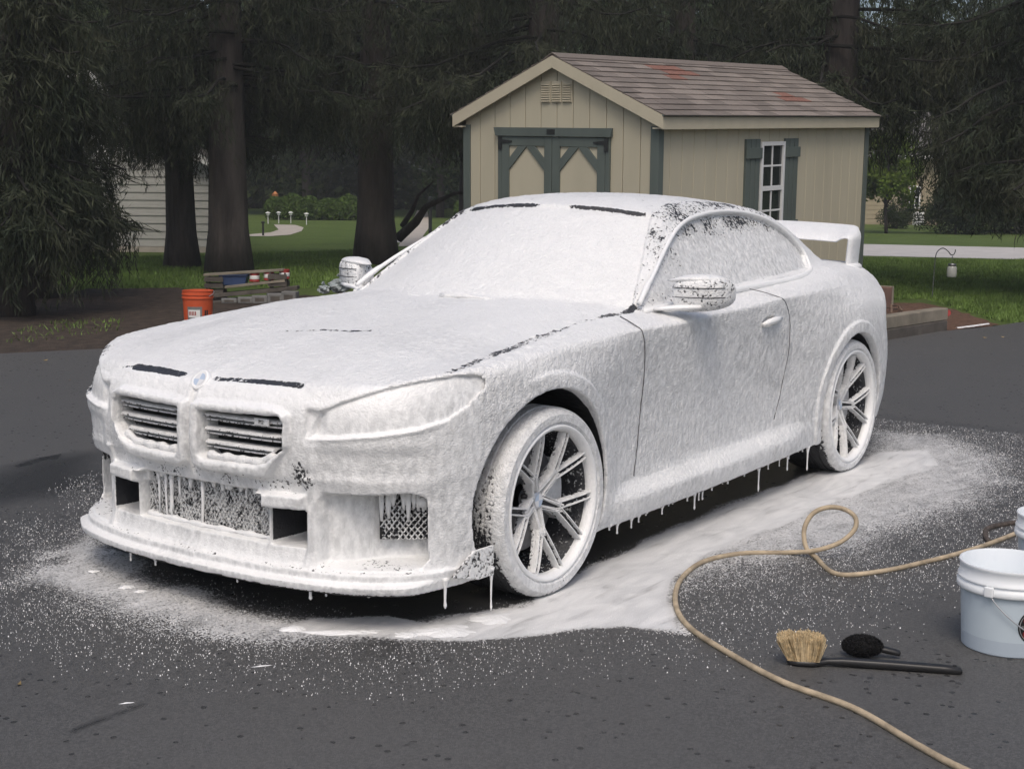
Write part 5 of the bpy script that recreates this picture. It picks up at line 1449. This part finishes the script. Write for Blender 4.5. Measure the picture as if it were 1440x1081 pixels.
# --- white buckets
def plastic_mat():
    m, nt, bs = newmat('milky_plastic')
    bs.inputs['Base Color'].default_value = (.80, .83, .85, 1); bs.inputs['Roughness'].default_value = .32; bs.inputs['Transmission Weight'].default_value = .0
    bs.inputs['Subsurface Weight'].default_value = .35; bs.inputs['Subsurface Radius'].default_value = (.03, .03, .03); bs.inputs['Subsurface Scale'].default_value = .6
    v = coords(nt); bump(nt, bs, noise(nt, v, 14, 2), .06, .01); return m
M_MILK = plastic_mat()
M_MILK_LOW = simple('milky_plastic_water', (.52, .60, .66), .32, var=.03, bmp=.02)
M_MILK_BASE = simple('milky_plastic_base', (.44, .51, .58), .32, var=.03, bmp=.02)
def water_mat():
    m, nt, bs = newmat('soapy_water'); bs.inputs['Base Color'].default_value = (.50, .60, .68, 1); bs.inputs['Roughness'].default_value = .08
    bump(nt, bs, noise(nt, coords(nt), 18, 3), .25, .01); return m
M_WATER = water_mat()
def white_bucket(px, py, label, badge, rot=0.0):
    c = on_ground(px, py); b = empty('bucket', (c.x, c.y, .004), rot); tag(b, label, 'bucket', None)
    r0, r1, h = .136, .152, .275
    R = lambda z: r0 + (r1 - r0) * z / h
    MB().lathe([(.001, .012), (R(0) - .012, .010), (R(0) - .004, .0), (R(0), .004), (R(.05), .05)], 72).build('bucket_base', M_MILK_BASE, b, smooth=True, auto=40)
    MB().lathe([(R(.05), .05), (R(.19), .19)], 72).build('water_filled_wall', M_MILK_LOW, b, smooth=True)
    MB().lathe([(R(.19), .19), (R(.19) + .011, .192), (R(.19) + .013, .197), (R(.2) + .012, .212), (R(.21) + .004, .218), (R(.215) + .003, .222), (R(.22) + .009, .225), (R(.225) + .009, .231), (R(.23) + .002, .236), (r1 + .001, .266), (r1 + .004, .270), (r1 + .003, .276), (r1 - .003, .277), (r1 - .005, .27), (R(.2) - .004, .20), (R(.16) - .004, .10)], 72).build('bucket_rim', M_MILK, b, smooth=True, auto=60)
    MB().lathe([(.001, .196), (R(.19) - .006, .196)], 48).build('water_surface', M_WATER, b, smooth=True)
    # handle: lugs and wire bail hanging on the camera side
    ax = math.atan2(CAM_R.y, CAM_R.x)
    for s in (-1, 1):
        a = ax - 2.286 + (0 if s < 0 else math.pi)
        rr_ = R(.205) + .010
        M_ = Matrix.Translation((rr_*math.cos(a), rr_*math.sin(a), .208)) @ Matrix.Rotation(a, 4, 'Z')
        MB().box((-.004, -.014, -.016), (.010, .014, .016), M_).build('handle_lug', M_MILK, b, bevel=.003)
    pts = []
    a0 = ax - 2.286; a1 = a0 + math.pi
    for i in range(33):
        t = i / 32; a = a0 + (a1 - a0) * t; z = .205 - .150 * math.sin(math.pi * t)**.8; rr_ = R(.2) + .014 - .012 * math.sin(math.pi*t)
        pts.append((rr_*math.cos(a), rr_*math.sin(a), z))
    MB().tube(pts, .0022, 8).build('wire_bail', M_SILVER, b, smooth=True)
    if badge:
        ab = ax - math.pi/2 + .30; zc = .105; n = 40
        def bp(u, v, off):
            a = ab + u / R(zc); r = R(zc + v) + off; return Vector((r*math.cos(a), r*math.sin(a), zc + v))
        def disc(rad, off, mat, name, rin=0.0, par=b):
            mb = MB(); P = []; F = []
            for j in range(5):
                q = rin + (rad - rin)*j/4
                for k in range(n): P.append(bp(q*math.cos(2*math.pi*k/n), q*math.sin(2*math.pi*k/n), off))
            F = [(j*n+k, (j+1)*n+k, (j+1)*n+(k+1) % n, j*n+(k+1) % n) for j in range(4) for k in range(n)]
            return mb.add(P, F).build(name, mat, par, smooth=True)
        st = disc(.060, .0012, M_BLACK, 'sticker'); disc(.0555, .0018, M_SILVER, 'sticker_ring', .0535, st)
        mb = MB(); P = [bp(u, v, .0022) for u, v in ((-.05, -.004), (.05, -.004), (.05, .004), (-.05, .004))]
        mb.add([bp(-.05 + .1*i/10, v, .0022) for i in range(11) for v in (-.004, .004)], [(2*i, 2*i+2, 2*i+3, 2*i+1) for i in range(10)]).build('sticker_bar', M_BLOCK, st)
        for zz in (.022, -.024):
            for k in range(-2, 3):
                if abs(k) == 2 and abs(zz) > .03: continue
                u = k * .019
                P = [bp(u + .0065*math.cos(t_*2*math.pi/14)*(1 if j else .45), zz + .011*math.sin(t_*2*math.pi/14)*(1 if j else .45), .0022) for j in (0, 1) for t_ in range(14)]
                MB().add(P, [(i, 14 + i, 14 + (i + 1) % 14, (i + 1) % 14) for i in range(14)]).build('sticker_letter', M_RED, st)
    return b
white_bucket(1414, 908, 'white water-filled bucket with a round black and red sticker', True)
white_bucket(1487, 828, 'plain white bucket standing behind the one with the sticker', False, 1.0)

# --- hose
def catmull(P, n=10):
    P = [Vector(p) for p in P]; out = []
    for i in range(len(P) - 1):
        p0, p1, p2, p3 = P[max(i-1, 0)], P[i], P[i+1], P[min(i+2, len(P)-1)]
        for k in range(n):
            t = k / n; out.append(.5*((2*p1) + (p2 - p0)*t + (2*p0 - 5*p1 + 4*p2 - p3)*t*t + (3*p1 - p0 - 3*p2 + p3)*t**3))
    return out + [P[-1]]
gz = .012
hp = [on_ground(px, py, gz) for px, py in ((1560, 1190), (1450, 1122), (1350, 1079), (1290, 1047), (1200, 995), (1100, 958), (1020, 915), (968, 880), (950, 848), (957, 815), (988, 790), (1040, 778), (1105, 776.5))]
d0 = (on_ground(1150, 785, gz) - CAM_C).dot(CAM_F)
loop = [(1145, 774, .02), (1180, 763, .0), (1201, 745, -.02), (1203, 728, -.03), (1188, 716, -.02), (1165, 713, .0), (1143, 722, .03), (1131, 744, .05), (1134, 770, .05), (1148, 792, .04)]
hp += [at_depth(px, py, d0 + dz * 1.0 - (py - 774) * .0016) for px, py, dz in loop]
hp = [Vector((p.x, p.y, max(p.z, gz))) for p in hp]
hp += [on_ground(px, py, gz) for px, py in ((1168, 803), (1195, 808), (1250, 801), (1300, 790), (1340, 780), (1380, 768), (1410, 757), (1440, 746), (1500, 730))]
M_HOSE = simple('dirty_cream_hose', (.40, .325, .225), .7, var=.35, scale=16, bmp=.5, bscale=220, bdist=.003)
h_ = MB().tube(catmull(hp, 10), .0095, 12).build('hose', M_HOSE, None, smooth=True)
tag(h_, 'long cream hose looping over the asphalt past the buckets', 'hose')
hd = [on_ground(px, py, gz) for px, py in ((1392, 762), (1386, 754), (1388, 744), (1405, 738), (1440, 734), (1500, 736))]
h2 = MB().tube(catmull(hd, 10), .011, 12).build('hose', simple('dark_braided_hose', (.075, .06, .05), .7, var=.5, scale=60, bmp=.5, bscale=200), None, smooth=True)
tag(h2, 'short dark braided hose bend beside the rear bucket', 'hose')
for px, py in ((1122, 966.5), (1219, 1003.5)):
    pass

# --- wash brush with tan bristles
g1, g2 = on_ground(1108, 934), on_ground(1353, 949)
u = (g2 - g1); bl_ = u.length; u.normalize(); w_ = Vector((-u.y, u.x, 0))
brush = empty('wash_brush', g1, math.atan2(u.y, u.x)); tag(brush, 'long-handled wash brush with tan bristles lying on the asphalt', 'brush')
loft([superring(0, 0, 0, 0, 0)]) if False else None
def yring(x, z, hw, hh, n=14, e=2.8):
    out = []
    for k in range(n):
        t = 2*math.pi*k/n; c, s = math.cos(t), math.sin(t)
        out.append(Vector((x, math.copysign(abs(c)**(2/e), c)*hw, z + math.copysign(abs(s)**(2/e), s)*hh)))
    return out
fl = bl_
hs = [(-.005, .014, .012, .006), (.004, .014, .026, .011), (.03, .014, .032, .012), (.075, .015, .032, .012), (.098, .017, .022, .011), (.118, .019, .014, .010), (.16, .020, .016, .013), (fl*.6, .019, .016, .013), (fl*.9, .016, .017, .013), (fl*.985, .0145, .016, .012), (fl, .011, .006, .005)]
hnd = loft([yring(*q) for q in hs]).build('handle', M_BLACK, brush, smooth=True, auto=60)
# head end hole ring and a small rivet
MB().lathe([(.002, .0), (.006, .001), (.007, -.003)], 12, Matrix.Translation((fl*.955, 0, .0285))).build('hang_hole', M_DARK, hnd)
M_BRIS = simple('tan_bristles', (.62, .49, .30), .75, var=.4, scale=60, bmp=.3, bscale=200)
rg = np.random.default_rng(3); n = 2600
bx0 = rg.uniform(-.002, .092, n); by0 = rg.uniform(-.030, .030, n)
lean = (bx0 - .05) * .35; top = .074 + rg.normal(0, .004, n); X1 = bx0 + lean - .012*(bx0 < .03) + rg.normal(0, .0035, n); Y1 = by0 * 1.25 + rg.normal(0, .0035, n)
Z1 = .022 + top * (1 - .18*np.abs((bx0 - .045) / .05)**3); a = rg.uniform(0, math.pi, n); ww = .0012
V = np.zeros((n, 4, 3)); V[:, 0] = np.stack([bx0 - ww*np.cos(a), by0 - ww*np.sin(a), np.full(n, .022)], 1); V[:, 1] = np.stack([bx0 + ww*np.cos(a), by0 + ww*np.sin(a), np.full(n, .022)], 1)
V[:, 2] = np.stack([X1 + ww*np.cos(a), Y1 + ww*np.sin(a), Z1], 1); V[:, 3] = np.stack([X1 - ww*np.cos(a), Y1 - ww*np.sin(a), Z1], 1)
bo = mesh_np('bristles', V.reshape(-1, 3), np.arange(4*n).reshape(-1, 4), M_BRIS, brush, smooth=False); bo['kind'] = 'stuff'
core = loft([[Vector((.045 + (q.x - .045)*s, q.y*s2, z)) for q in yring2] for s, s2, z, yring2 in [(1.0, 1.0, .022, [Vector((.045 + .046*math.cos(t), .028*math.sin(t), 0)) for t in np.linspace(0, 2*math.pi, 24, endpoint=False)]), (1.12, 1.15, .06, [Vector((.045 + .046*math.cos(t), .028*math.sin(t), 0)) for t in np.linspace(0, 2*math.pi, 24, endpoint=False)]), (1.2, 1.2, .080, [Vector((.045 + .046*math.cos(t), .028*math.sin(t), 0)) for t in np.linspace(0, 2*math.pi, 24, endpoint=False)])]]).build('bristle_core', M_BRIS, brush, smooth=True, auto=50)
# --- black wheel mitt brush
c = on_ground(1212, 925); mt = empty('wheel_mitt', (c.x, c.y, .004), math.atan2(CAM_R.y, CAM_R.x) - .12); tag(mt, 'fuzzy black wheel mitt with a short stub handle on the asphalt', 'mitt')
M_FUZZ = simple('black_fuzz', (.008, .008, .009), .85, var=.4, bmp=.8, bscale=90, bdist=.01)
n = 5200; rg = np.random.default_rng(8); uu = rg.normal(size=(n, 3)); uu /= np.linalg.norm(uu, axis=1, keepdims=True)
C = uu * [.060, .036, .032]; C[:, 2] += .036; D_ = uu + rg.normal(0, .5, (n, 3)); D_ /= np.linalg.norm(D_, axis=1, keepdims=True); D_[:, 2] = np.where(C[:, 2] < .01, np.abs(D_[:, 2]), D_[:, 2])
V, F = kites(C, D_, rg.uniform(.008, .017, n), rg.uniform(.002, .004, n), rg); V[:, 2] = np.maximum(V[:, 2], .001)
o = mesh_np('pile', V, F, M_FUZZ, mt, smooth=False); o['kind'] = 'stuff'
loft([[Vector((x, r*1.12*math.cos(t), .036 + r*.98*math.sin(t))) for t in np.linspace(0, 2*math.pi, 18, endpoint=False)] for x, r in ((-.058, .006), (-.05, .018), (-.03, .028), (0, .033), (.03, .028), (.05, .018), (.058, .006))]).build('mitt_core', M_FUZZ, mt, smooth=True)
loft([[Vector((x, r*math.cos(t), z + r*.8*math.sin(t))) for t in np.linspace(0, 2*math.pi, 14, endpoint=False)] for x, r, z in ((.045, .012, .030), (.07, .014, .026), (.10, .013, .020), (.112, .012, .018), (.116, .005, .018))]).build('stub_handle', M_BLACK, mt, smooth=True, auto=50)

# --- orange bucket
c = on_ground(279, 459); ob = empty('bucket', (c.x, c.y, -.018), 0); tag(ob, 'orange plastic bucket with a white printed panel by the lumber pile', 'bucket')
MB().lathe([(.001, .0), (.130, .0), (.134, .004), (.147, .30), (.156, .302), (.156, .312), (.149, .315), (.149, .335), (.156, .337), (.156, .347), (.150, .349), (.151, .372), (.155, .376), (.150, .378), (.145, .374), (.128, .02), (.001, .018)], 48).build('pail', M_ORANGE, ob, smooth=True, auto=35)
ab = math.atan2((CAM_C - c).y, (CAM_C - c).x) - .25
def obp(uu_, v, off): a = ab + uu_/.143; return Vector(((.1345 + .043*v + off)*math.cos(a), (.1345 + .043*v + off)*math.sin(a), v))
pn = MB().add([obp(-.075 + .15*i/8, v, .0015) for i in range(9) for v in (.06, .225)], [(2*i, 2*i+2, 2*i+3, 2*i+1) for i in range(8)]).build('label_panel', M_BLOCK, ob)
MB().add([obp(-.065 + .12*i/8, v, .0025) for i in range(9) for v in (.12, .195)], [(2*i, 2*i+2, 2*i+3, 2*i+1) for i in range(8)]).build('label_field', M_WHITE2, pn)
for k in range(5): MB().add([obp(-.058 + k*.016 + q, v, .0034) for q, v in ((0, .14), (.010, .14), (.010, .18), (0, .18))], [(0, 1, 2, 3)]).build('label_letter', M_RED, pn)
for k in range(2): MB().add([obp(.10 + k*.022 + q, v, .002) for q, v in ((0, .12), (.016, .12), (.016, .19), (0, .19))], [(0, 1, 2, 3)]).build('label_letter', M_IRON, ob)
pts = [( .158*math.cos(ab + 1.0 + math.pi*i/20), .158*math.sin(ab + 1.0 + math.pi*i/20), .325 + .05*math.sin(math.pi*i/20)) for i in range(21)]
MB().tube(pts, .003, 6).build('wire_bail', M_SILVER, ob)

# --- lumber pile, blocks, tins
def plankat(px0, py0, px1, py1, w, h, z, mat, label, name='board', cat='board', group='lumber pile by the orange bucket', dp=None):
    A = at_depth(px0, py0, dp); B = at_depth(px1, py1, dp); d = B - A; ln = d.length; d.normalize(); sd = d.cross(Vector((0, 0, 1))).normalized(); up = sd.cross(d)
    o = MB().add([A + sd*a*w/2 + up*b*h + d*e*ln for e in (0, 1) for a in (-1, 1) for b in (0, 1)], [(0, 1, 3, 2), (4, 6, 7, 5), (0, 2, 6, 4), (1, 5, 7, 3), (0, 4, 5, 1), (2, 3, 7, 6)]).build(name, mat, None, bevel=.004)
    tag(o, label, cat, group); return o
dp = 17.2
plankat(288, 388, 400, 381, .16, .028, 0, M_WOODG, 'long pale plank on top of the lumber pile', dp=dp)
plankat(318, 405, 402, 396, .18, .03, 0, M_WOODG, 'plank in the middle of the lumber pile', dp=dp)
plankat(300, 418, 420, 407, .22, .045, 0, M_WOODD, 'dark plank low in the lumber pile', dp=dp)
plankat(300, 428, 395, 421, .5, .05, 0, M_WOODD, 'broad dark plank at the bottom of the lumber pile', dp=dp)
for i, (px, py) in enumerate(((322, 422), (345, 420), (365, 418), (386, 415), (408, 412))):
    P = at_depth(px, py, dp - .25); bq = empty('concrete_block', (P.x, P.y, -.02), math.atan2(CAM_R.y, CAM_R.x) + rnd.uniform(-.25, .25)); hgt = P.z + .04
    MB().box((-.09, -.08, 0), (.09, .08, hgt)).build('block_body', M_BLOCK, bq, bevel=.008)
    MB().box((-.055, -.0815, hgt*.25), (.055, -.079, hgt*.75)).build('block_recess', M_WOODD, bq)
    tag(bq, 'grey concrete block under the lumber pile', 'block', 'grey blocks under the lumber pile')
for px, py, lb in ((358, 389, 'red and white tin at the near end of the plank, beside blue tote'), (378, 387, 'red and white tin between two others on the plank'), (400, 385, 'red and white tin at the far end of the plank')):
    P = at_depth(px, py, dp); tn = empty('paint_tin', P - Vector((0, 0, .06)), rnd.uniform(0, 3)); tag(tn, lb, 'tin', 'red and white tins on the plank')
    MB().lathe([(.001, 0), (.062, 0), (.064, .004), (.062, .008), (.062, .105), (.066, .108), (.064, .114), (.001, .112)], 28).build('tin_body', M_RED, tn, smooth=True, auto=40)
    MB().lathe([(.0625, .03), (.0635, .032), (.0635, .075), (.0625, .077)], 28).build('paper_band', M_WHITE2, tn, smooth=True)
P = at_depth(330, 398, dp + .05); tt = empty('storage_tote', P - Vector((0, 0, .02)), math.atan2(CAM_R.y, CAM_R.x)); tag(tt, 'dark blue plastic tote on the lumber pile beside the tins', 'tote')
loft([[Vector((a*s, b*s*.8, z)) for a, b in ((-.16, -.12), (.16, -.12), (.16, .12), (-.16, .12))] for s, z in ((.88, 0), (1.0, .10), (1.06, .101), (1.06, .115))]).build('tub', M_BLUET, tt, bevel=.006)
MB().box((-.18, -.115, .116), (.18, .115, .128)).build('lid', M_BLUET, tt, bevel=.006)
for px, z1, lb in ((303, 386.5, 'old slatted crate propping the pale plank near the orange bucket'), (392, 382, 'old slatted crate propping the far end of the pale plank')):
    P = at_depth(px, z1, dp + .02); g_ = empty('wooden_crate', (P.x, P.y, -.02), math.atan2(CAM_R.y, CAM_R.x)); hh = P.z + .012; tag(g_, lb, 'crate')
    for x0 in (-.10, .08):
        for y0 in (-.10, .08): MB().box((x0, y0, 0), (x0 + .02, y0 + .02, hh)).build('corner_post', M_WOODD, g_)
    for k in range(4):
        z = hh*(k + .1)/4
        MB().box((-.115, -.118, z), (.115, -.1005, z + hh*.17)).build('slat', M_WOODD, g_); MB().box((-.115, .1005, z), (.115, .118, z + hh*.17)).build('slat', M_WOODD, g_)
# crumpled plastic bags beside the pile
M_BAG = simple('crumpled_clear_plastic', (.30, .34, .35), .25, var=.4, scale=20, bmp=.8, bscale=30, bdist=.02)
for px, py, r, lb in ((478, 402, .115, 'bluish crumpled plastic bag near the far door mirror'), (456, 407, .07, 'smaller pale crumpled plastic bag beside the bluish one')):
    P = at_depth(px, py, 17.0); bg = empty('plastic_bag', (P.x, P.y, P.z - r*.8)); tag(bg, lb, 'bag'); nn = 22; rings = []
    for i in range(11):
        th = math.pi*i/10
        ring = []
        for k in range(nn):
            a = 2*math.pi*k/nn; q = r*(1 + .22*math.sin(3*a + 5*th + px) + .16*math.sin(7*a - 3*th) + rnd.uniform(-.1, .1)); ring.append(Vector((q*math.sin(th)*math.cos(a), q*math.sin(th)*math.sin(a), r*.8*(1 - math.cos(th)) - r*.1*0)))
        rings.append(ring)
    loft(rings).build('bag_body', M_BAG, bg, smooth=False)
    MB().tube([(0, 0, r*1.55), (.01, .01, r*1.8), (.03, 0, r*2.0)], [.018, .010, .025], 7).build('bag_knot', M_BAG, bg)

# --- timber-edged raised bed, planter, sticks
A = on_ground(1225, 482); B = on_ground(1332, 464); d = (B - A); d.z = 0; ln = d.length; d.normalize(); sd = Vector((-d.y, d.x, 0)); sd = sd if sd.dot(CAM_F) > 0 else -sd
G_T = 'stacked edging timbers of the raised bed'
for k, (off, lb) in enumerate(((0.0, 'lower weathered timber of the raised bed edging'), (.012, 'upper weathered timber lying on the lower edging timber'))):
    z0 = -.02 + k*.122; P0 = A + sd*off - d*(.9 if k else 1.0); L_ = ln + (1.0 if not k else .93)
    o = MB().add([P0 + d*(e*L_) + sd*w + Vector((0, 0, z0 + h)) for e in (0, 1) for w in (0, .14) for h in (0, .119)], [(0, 1, 3, 2), (4, 6, 7, 5), (0, 2, 6, 4), (1, 5, 7, 3), (0, 4, 5, 1), (2, 3, 7, 6)]).build('edging_timber', M_WOODG if k else M_WOODD, None, bevel=.008)
    tag(o, lb, 'timber', G_T)
soil = MB(); n_ = 16; P = []; 
for i in range(n_):
    for j in range(n_):
        q = A + d*(-.8 + (ln + .7)*i/(n_-1)) + sd*(.15 + 1.3*j/(n_-1)); P.append((q.x, q.y, .17 + .04*math.sin(i*1.7 + j) - .16*(j/(n_-1))**2 + rnd.uniform(-.012, .012)))
soil.add(P, [(i*n_+j, (i+1)*n_+j, (i+1)*n_+j+1, i*n_+j+1) for i in range(n_-1) for j in range(n_-1)]); so = soil.build('raised_bed_mulch', M_MULCH, None, smooth=True); tag(so, 'heaped brown mulch held by the edging timbers', 'mulch', kind='structure')
for i in range(9):
    q = A + d*(ln*(.35 + .07*i) - .1) + sd*rnd.uniform(.25, .6); a = rnd.uniform(-.5, .5); v = Vector((d.x*math.cos(a) - d.y*math.sin(a), d.x*math.sin(a) + d.y*math.cos(a), 0))
    L_ = rnd.uniform(.15, .4); o = MB().tube([q + Vector((0, 0, .205)) - v*L_/2, q + Vector((0, 0, .235)) + sd*.03, q + Vector((0, 0, .215)) + v*L_/2], [.012, .014, .006], 6).build('driftwood_stick', M_STICK, None, smooth=True)
    tag(o, 'crooked brown stick lying on the raised bed mulch', 'stick', 'sticks on the raised bed')
cp = A + d*(ln + .035) + sd*.02
o = MB().lathe([(.001, .012), (.03, .012), (.033, .006), (.033, 0), (.001, 0)], 20, Matrix.Translation((cp.x, cp.y, .17)) @ (-CAM_F).to_track_quat('Z', 'Y').to_matrix().to_4x4()).build('reflector', M_RED, None, smooth=True, auto=40)
tag(o, 'small round red reflector on the end of the upper timber', 'reflector')
# wooden planter box behind
q = on_ground(1240, 445); pb = empty('planter_box', (q.x, q.y, -.02), math.atan2(d.y, d.x)); tag(pb, 'square brown planter box at the back of the raised bed', 'planter')
for x0, x1, y0, y1 in ((-.30, .18, -.02, .0), (-.30, .18, .34, .36), (.16, .18, .001, .339), (-.30, -.28, .001, .339)):
    MB().box((x0, y0, 0), (x1, y1, .34)).build('side_panel', M_BRICK if y0 < .3 else M_WOODG, pb, bevel=.004)
MB().box((.181, -.03, 0), (.215, .36, .35)).build('end_post', M_WOODG, pb, bevel=.006)
MB().box((-.279, .001, .02), (.159, .339, .29)).build('soil', M_MULCH, pb)
# foam streak along the asphalt edge
for px0, py0, px1, py1, w, lb in ((1345, 462, 1390, 456, .035, 'flat white foam streak at the asphalt edge past the timbers'), (1252, 471, 1330, 463, .012, 'thin broken foam line at the foot of the timbers')):
    P0, P1 = on_ground(px0, py0), on_ground(px1, py1); nseg = 14; mb = MB(); dd = (P1 - P0); s_ = Vector((-dd.y, dd.x, 0)).normalized(); P = []
    for i in range(nseg + 1):
        t = i/nseg; c_ = P0 + dd*t; ww = w*(.5 + .5*math.sin(math.pi*t))*rnd.uniform(.6, 1.4); P += [c_ - s_*ww + Vector((0, 0, .004)), c_ + Vector((0, 0, .014)), c_ + s_*ww + Vector((0, 0, .004))]
    mb.add(P, [(3*i+k, 3*i+3+k, 3*i+4+k, 3*i+1+k) for i in range(nseg) for k in (0, 1)]); o = mb.build('foam_streak', M_FOAM_SMOOTH, None, smooth=True); tag(o, lb, 'foam streak')
# --- shepherd's hook and jar lantern
q = on_ground(1311, 418); dh = (q - CAM_C).dot(CAM_F)
hk = MB().tube([q - Vector((0, 0, .05))] + catmull([at_depth(px, py, dh) for px, py in ((1311, 416), (1313, 390), (1315.5, 362), (1319, 353), (1326, 349), (1333, 353), (1337, 358), (1341, 358), (1343.5, 353), (1343, 351))], 6), .0065, 8).build('shepherd_hook', simple('green_grey_iron', (.075, .085, .08), .5, .3, var=.2), None, smooth=True)
tag(hk, 'thin curled iron hook stuck in the lawn holding a jar', 'hook')
jp = at_depth(1338, 390, dh); jar = empty('jar_lantern', jp); tag(jar, 'clear glass jar lantern with metal lid hanging from the hook', 'lantern')
M_JAR = simple('frosted_jar_glass', (.36, .37, .35), .15, var=.15, bmp=.1)
MB().lathe([(.001, .0), (.055, .0), (.062, .008), (.064, .03), (.064, .12), (.056, .142), (.048, .148)], 28).build('glass', M_JAR, jar, smooth=True)
MB().lathe([(.050, .146), (.053, .150), (.053, .176), (.050, .180), (.001, .180)], 28).build('lid', M_STEEL, jar, smooth=True, auto=40)
MB().tube([(.05, 0, .165), (.035, 0, .22), (0, 0, .285), (-.035, 0, .22), (-.05, 0, .165)], .0025, 6).build('wire_loop', M_STEEL, jar)
# --- path lights
for px, py in ((377, 313.5), (392, 313), (409, 313), (431, 315)):
    q = on_ground(px, py); lt = empty('path_light', (q.x, q.y, -.03)); tag(lt, 'small white solar light along the curving path', 'path light', 'solar lights along the path')
    MB().tube([(0, 0, 0), (0, 0, .30)], .014, 8).build('stake', M_WHITE2, lt)
    MB().lathe([(.001, .40), (.04, .395), (.085, .37), (.085, .355), (.05, .345), (.05, .29), (.02, .27)], 16).build('lamp_head', M_WHITE2, lt, smooth=True, auto=40)
q = on_ground(370, 330); o = MB().tube([(q.x, q.y, -.04), (q.x, q.y, .30)], [.03, .025], 8).lathe([(.001, .36), (.05, .34), (.05, .30), (.001, .29)], 12, Matrix.Translation((q.x, q.y, 0))).build('stake_light', M_IRON, None); tag(o, 'short black garden stake light at the path edge', 'stake light')
q = on_ground(605, 327); o = MB().tube([(q.x, q.y, -.04), (q.x, q.y, .95)], [.05, .05], 8).lathe([(.001, 1.03), (.06, 1.0), (.07, .95), (.001, .95)], 12, Matrix.Translation((q.x, q.y, 0))).build('dark_post', M_IRON, None); tag(o, 'slim dark post beside the neighbouring drive', 'post')
q = at_depth(387, 284, 57); o = MB().box((q.x - .09, q.y - .09, -.03), (q.x + .09, q.y + .09, q.z + .32)).lathe([(.16, 0), (.001, .12)], 4, Matrix.Translation((q.x, q.y, q.z + .321))).build('orange_post', simple('orange_wood', (.42, .17, .06), .7, var=.3), None); tag(o, 'orange wooden post behind the rounded hedge', 'post')
# fallen leaves on the asphalt
M_DRY = simple('dry_leaf', (.30, .22, .10), .8, var=.3)
for px, py in ((27, 965), (64, 508), (98, 536), (1215, 520), (1385, 476), (1410, 475)):
    q = on_ground(px, py); a = rnd.uniform(0, 6); s = rnd.uniform(.018, .030)
    o = MB().add([(s*math.cos(a), s*math.sin(a), .012), (-.35*s*math.sin(a), .35*s*math.cos(a), .006), (-s*math.cos(a), -s*math.sin(a), .014), (.35*s*math.sin(a), -.35*s*math.cos(a), .006)], [(0, 1, 2), (0, 2, 3)]).build('fallen_leaf', M_DRY, None); o.location = (q.x, q.y, 0)
    tag(o, 'single dry leaf fallen on the clean asphalt', 'leaf', 'dry leaves on the asphalt')
# two short white scuffs of foam in front
for px, py, l_, lb in ((368, 938, .05, 'slim foam smear on the asphalt in front of the splash zone'), (178, 990, .03, 'tiny foam smear beside a dark scratch in the asphalt')):
    q = on_ground(px, py); a = math.atan2(CAM_R.y, CAM_R.x) + .35; ux, uy = math.cos(a), math.sin(a)
    o = MB().add([(ux*l_*t - uy*w, uy*l_*t + ux*w, z) for t, w, z in ((-1, 0, .003), (-.3, .0035, .004), (.5, .003, .004), (1, 0, .003), (.5, -.003, .004), (-.3, -.0035, .004), (0, 0, .007))], [(0, 1, 6), (1, 2, 6), (2, 3, 6), (3, 4, 6), (4, 5, 6), (5, 0, 6)]).build('foam_smear', M_FOAM_SMOOTH, None, smooth=True); o.location = (q.x, q.y, 0); tag(o, lb, 'foam smear')
# ------------------------------------------------------------------ thin even mist, added to lift the dark background
hz, hnt, hbs = newmat('added_mist')
hnt.nodes.remove(hbs)
pv = N(hnt, 'ShaderNodeVolumePrincipled'); pv.inputs['Color'].default_value = (.92, .95, 1.0, 1); pv.inputs['Density'].default_value = .0012; pv.inputs['Anisotropy'].default_value = .0
L(hnt, pv.outputs[0], hnt.nodes['Material Output'].inputs['Volume'])
try: hz.cycles.homogeneous_volume = True
except Exception: pass
ho = MB().box((-115, -115, -1.1), (60, 60, 16.5)).build('added_haze', hz); tag(ho, 'thin pale mist added over the yard as a veil', 'mist', kind='stuff')
scene.cycles.volume_bounces = 0
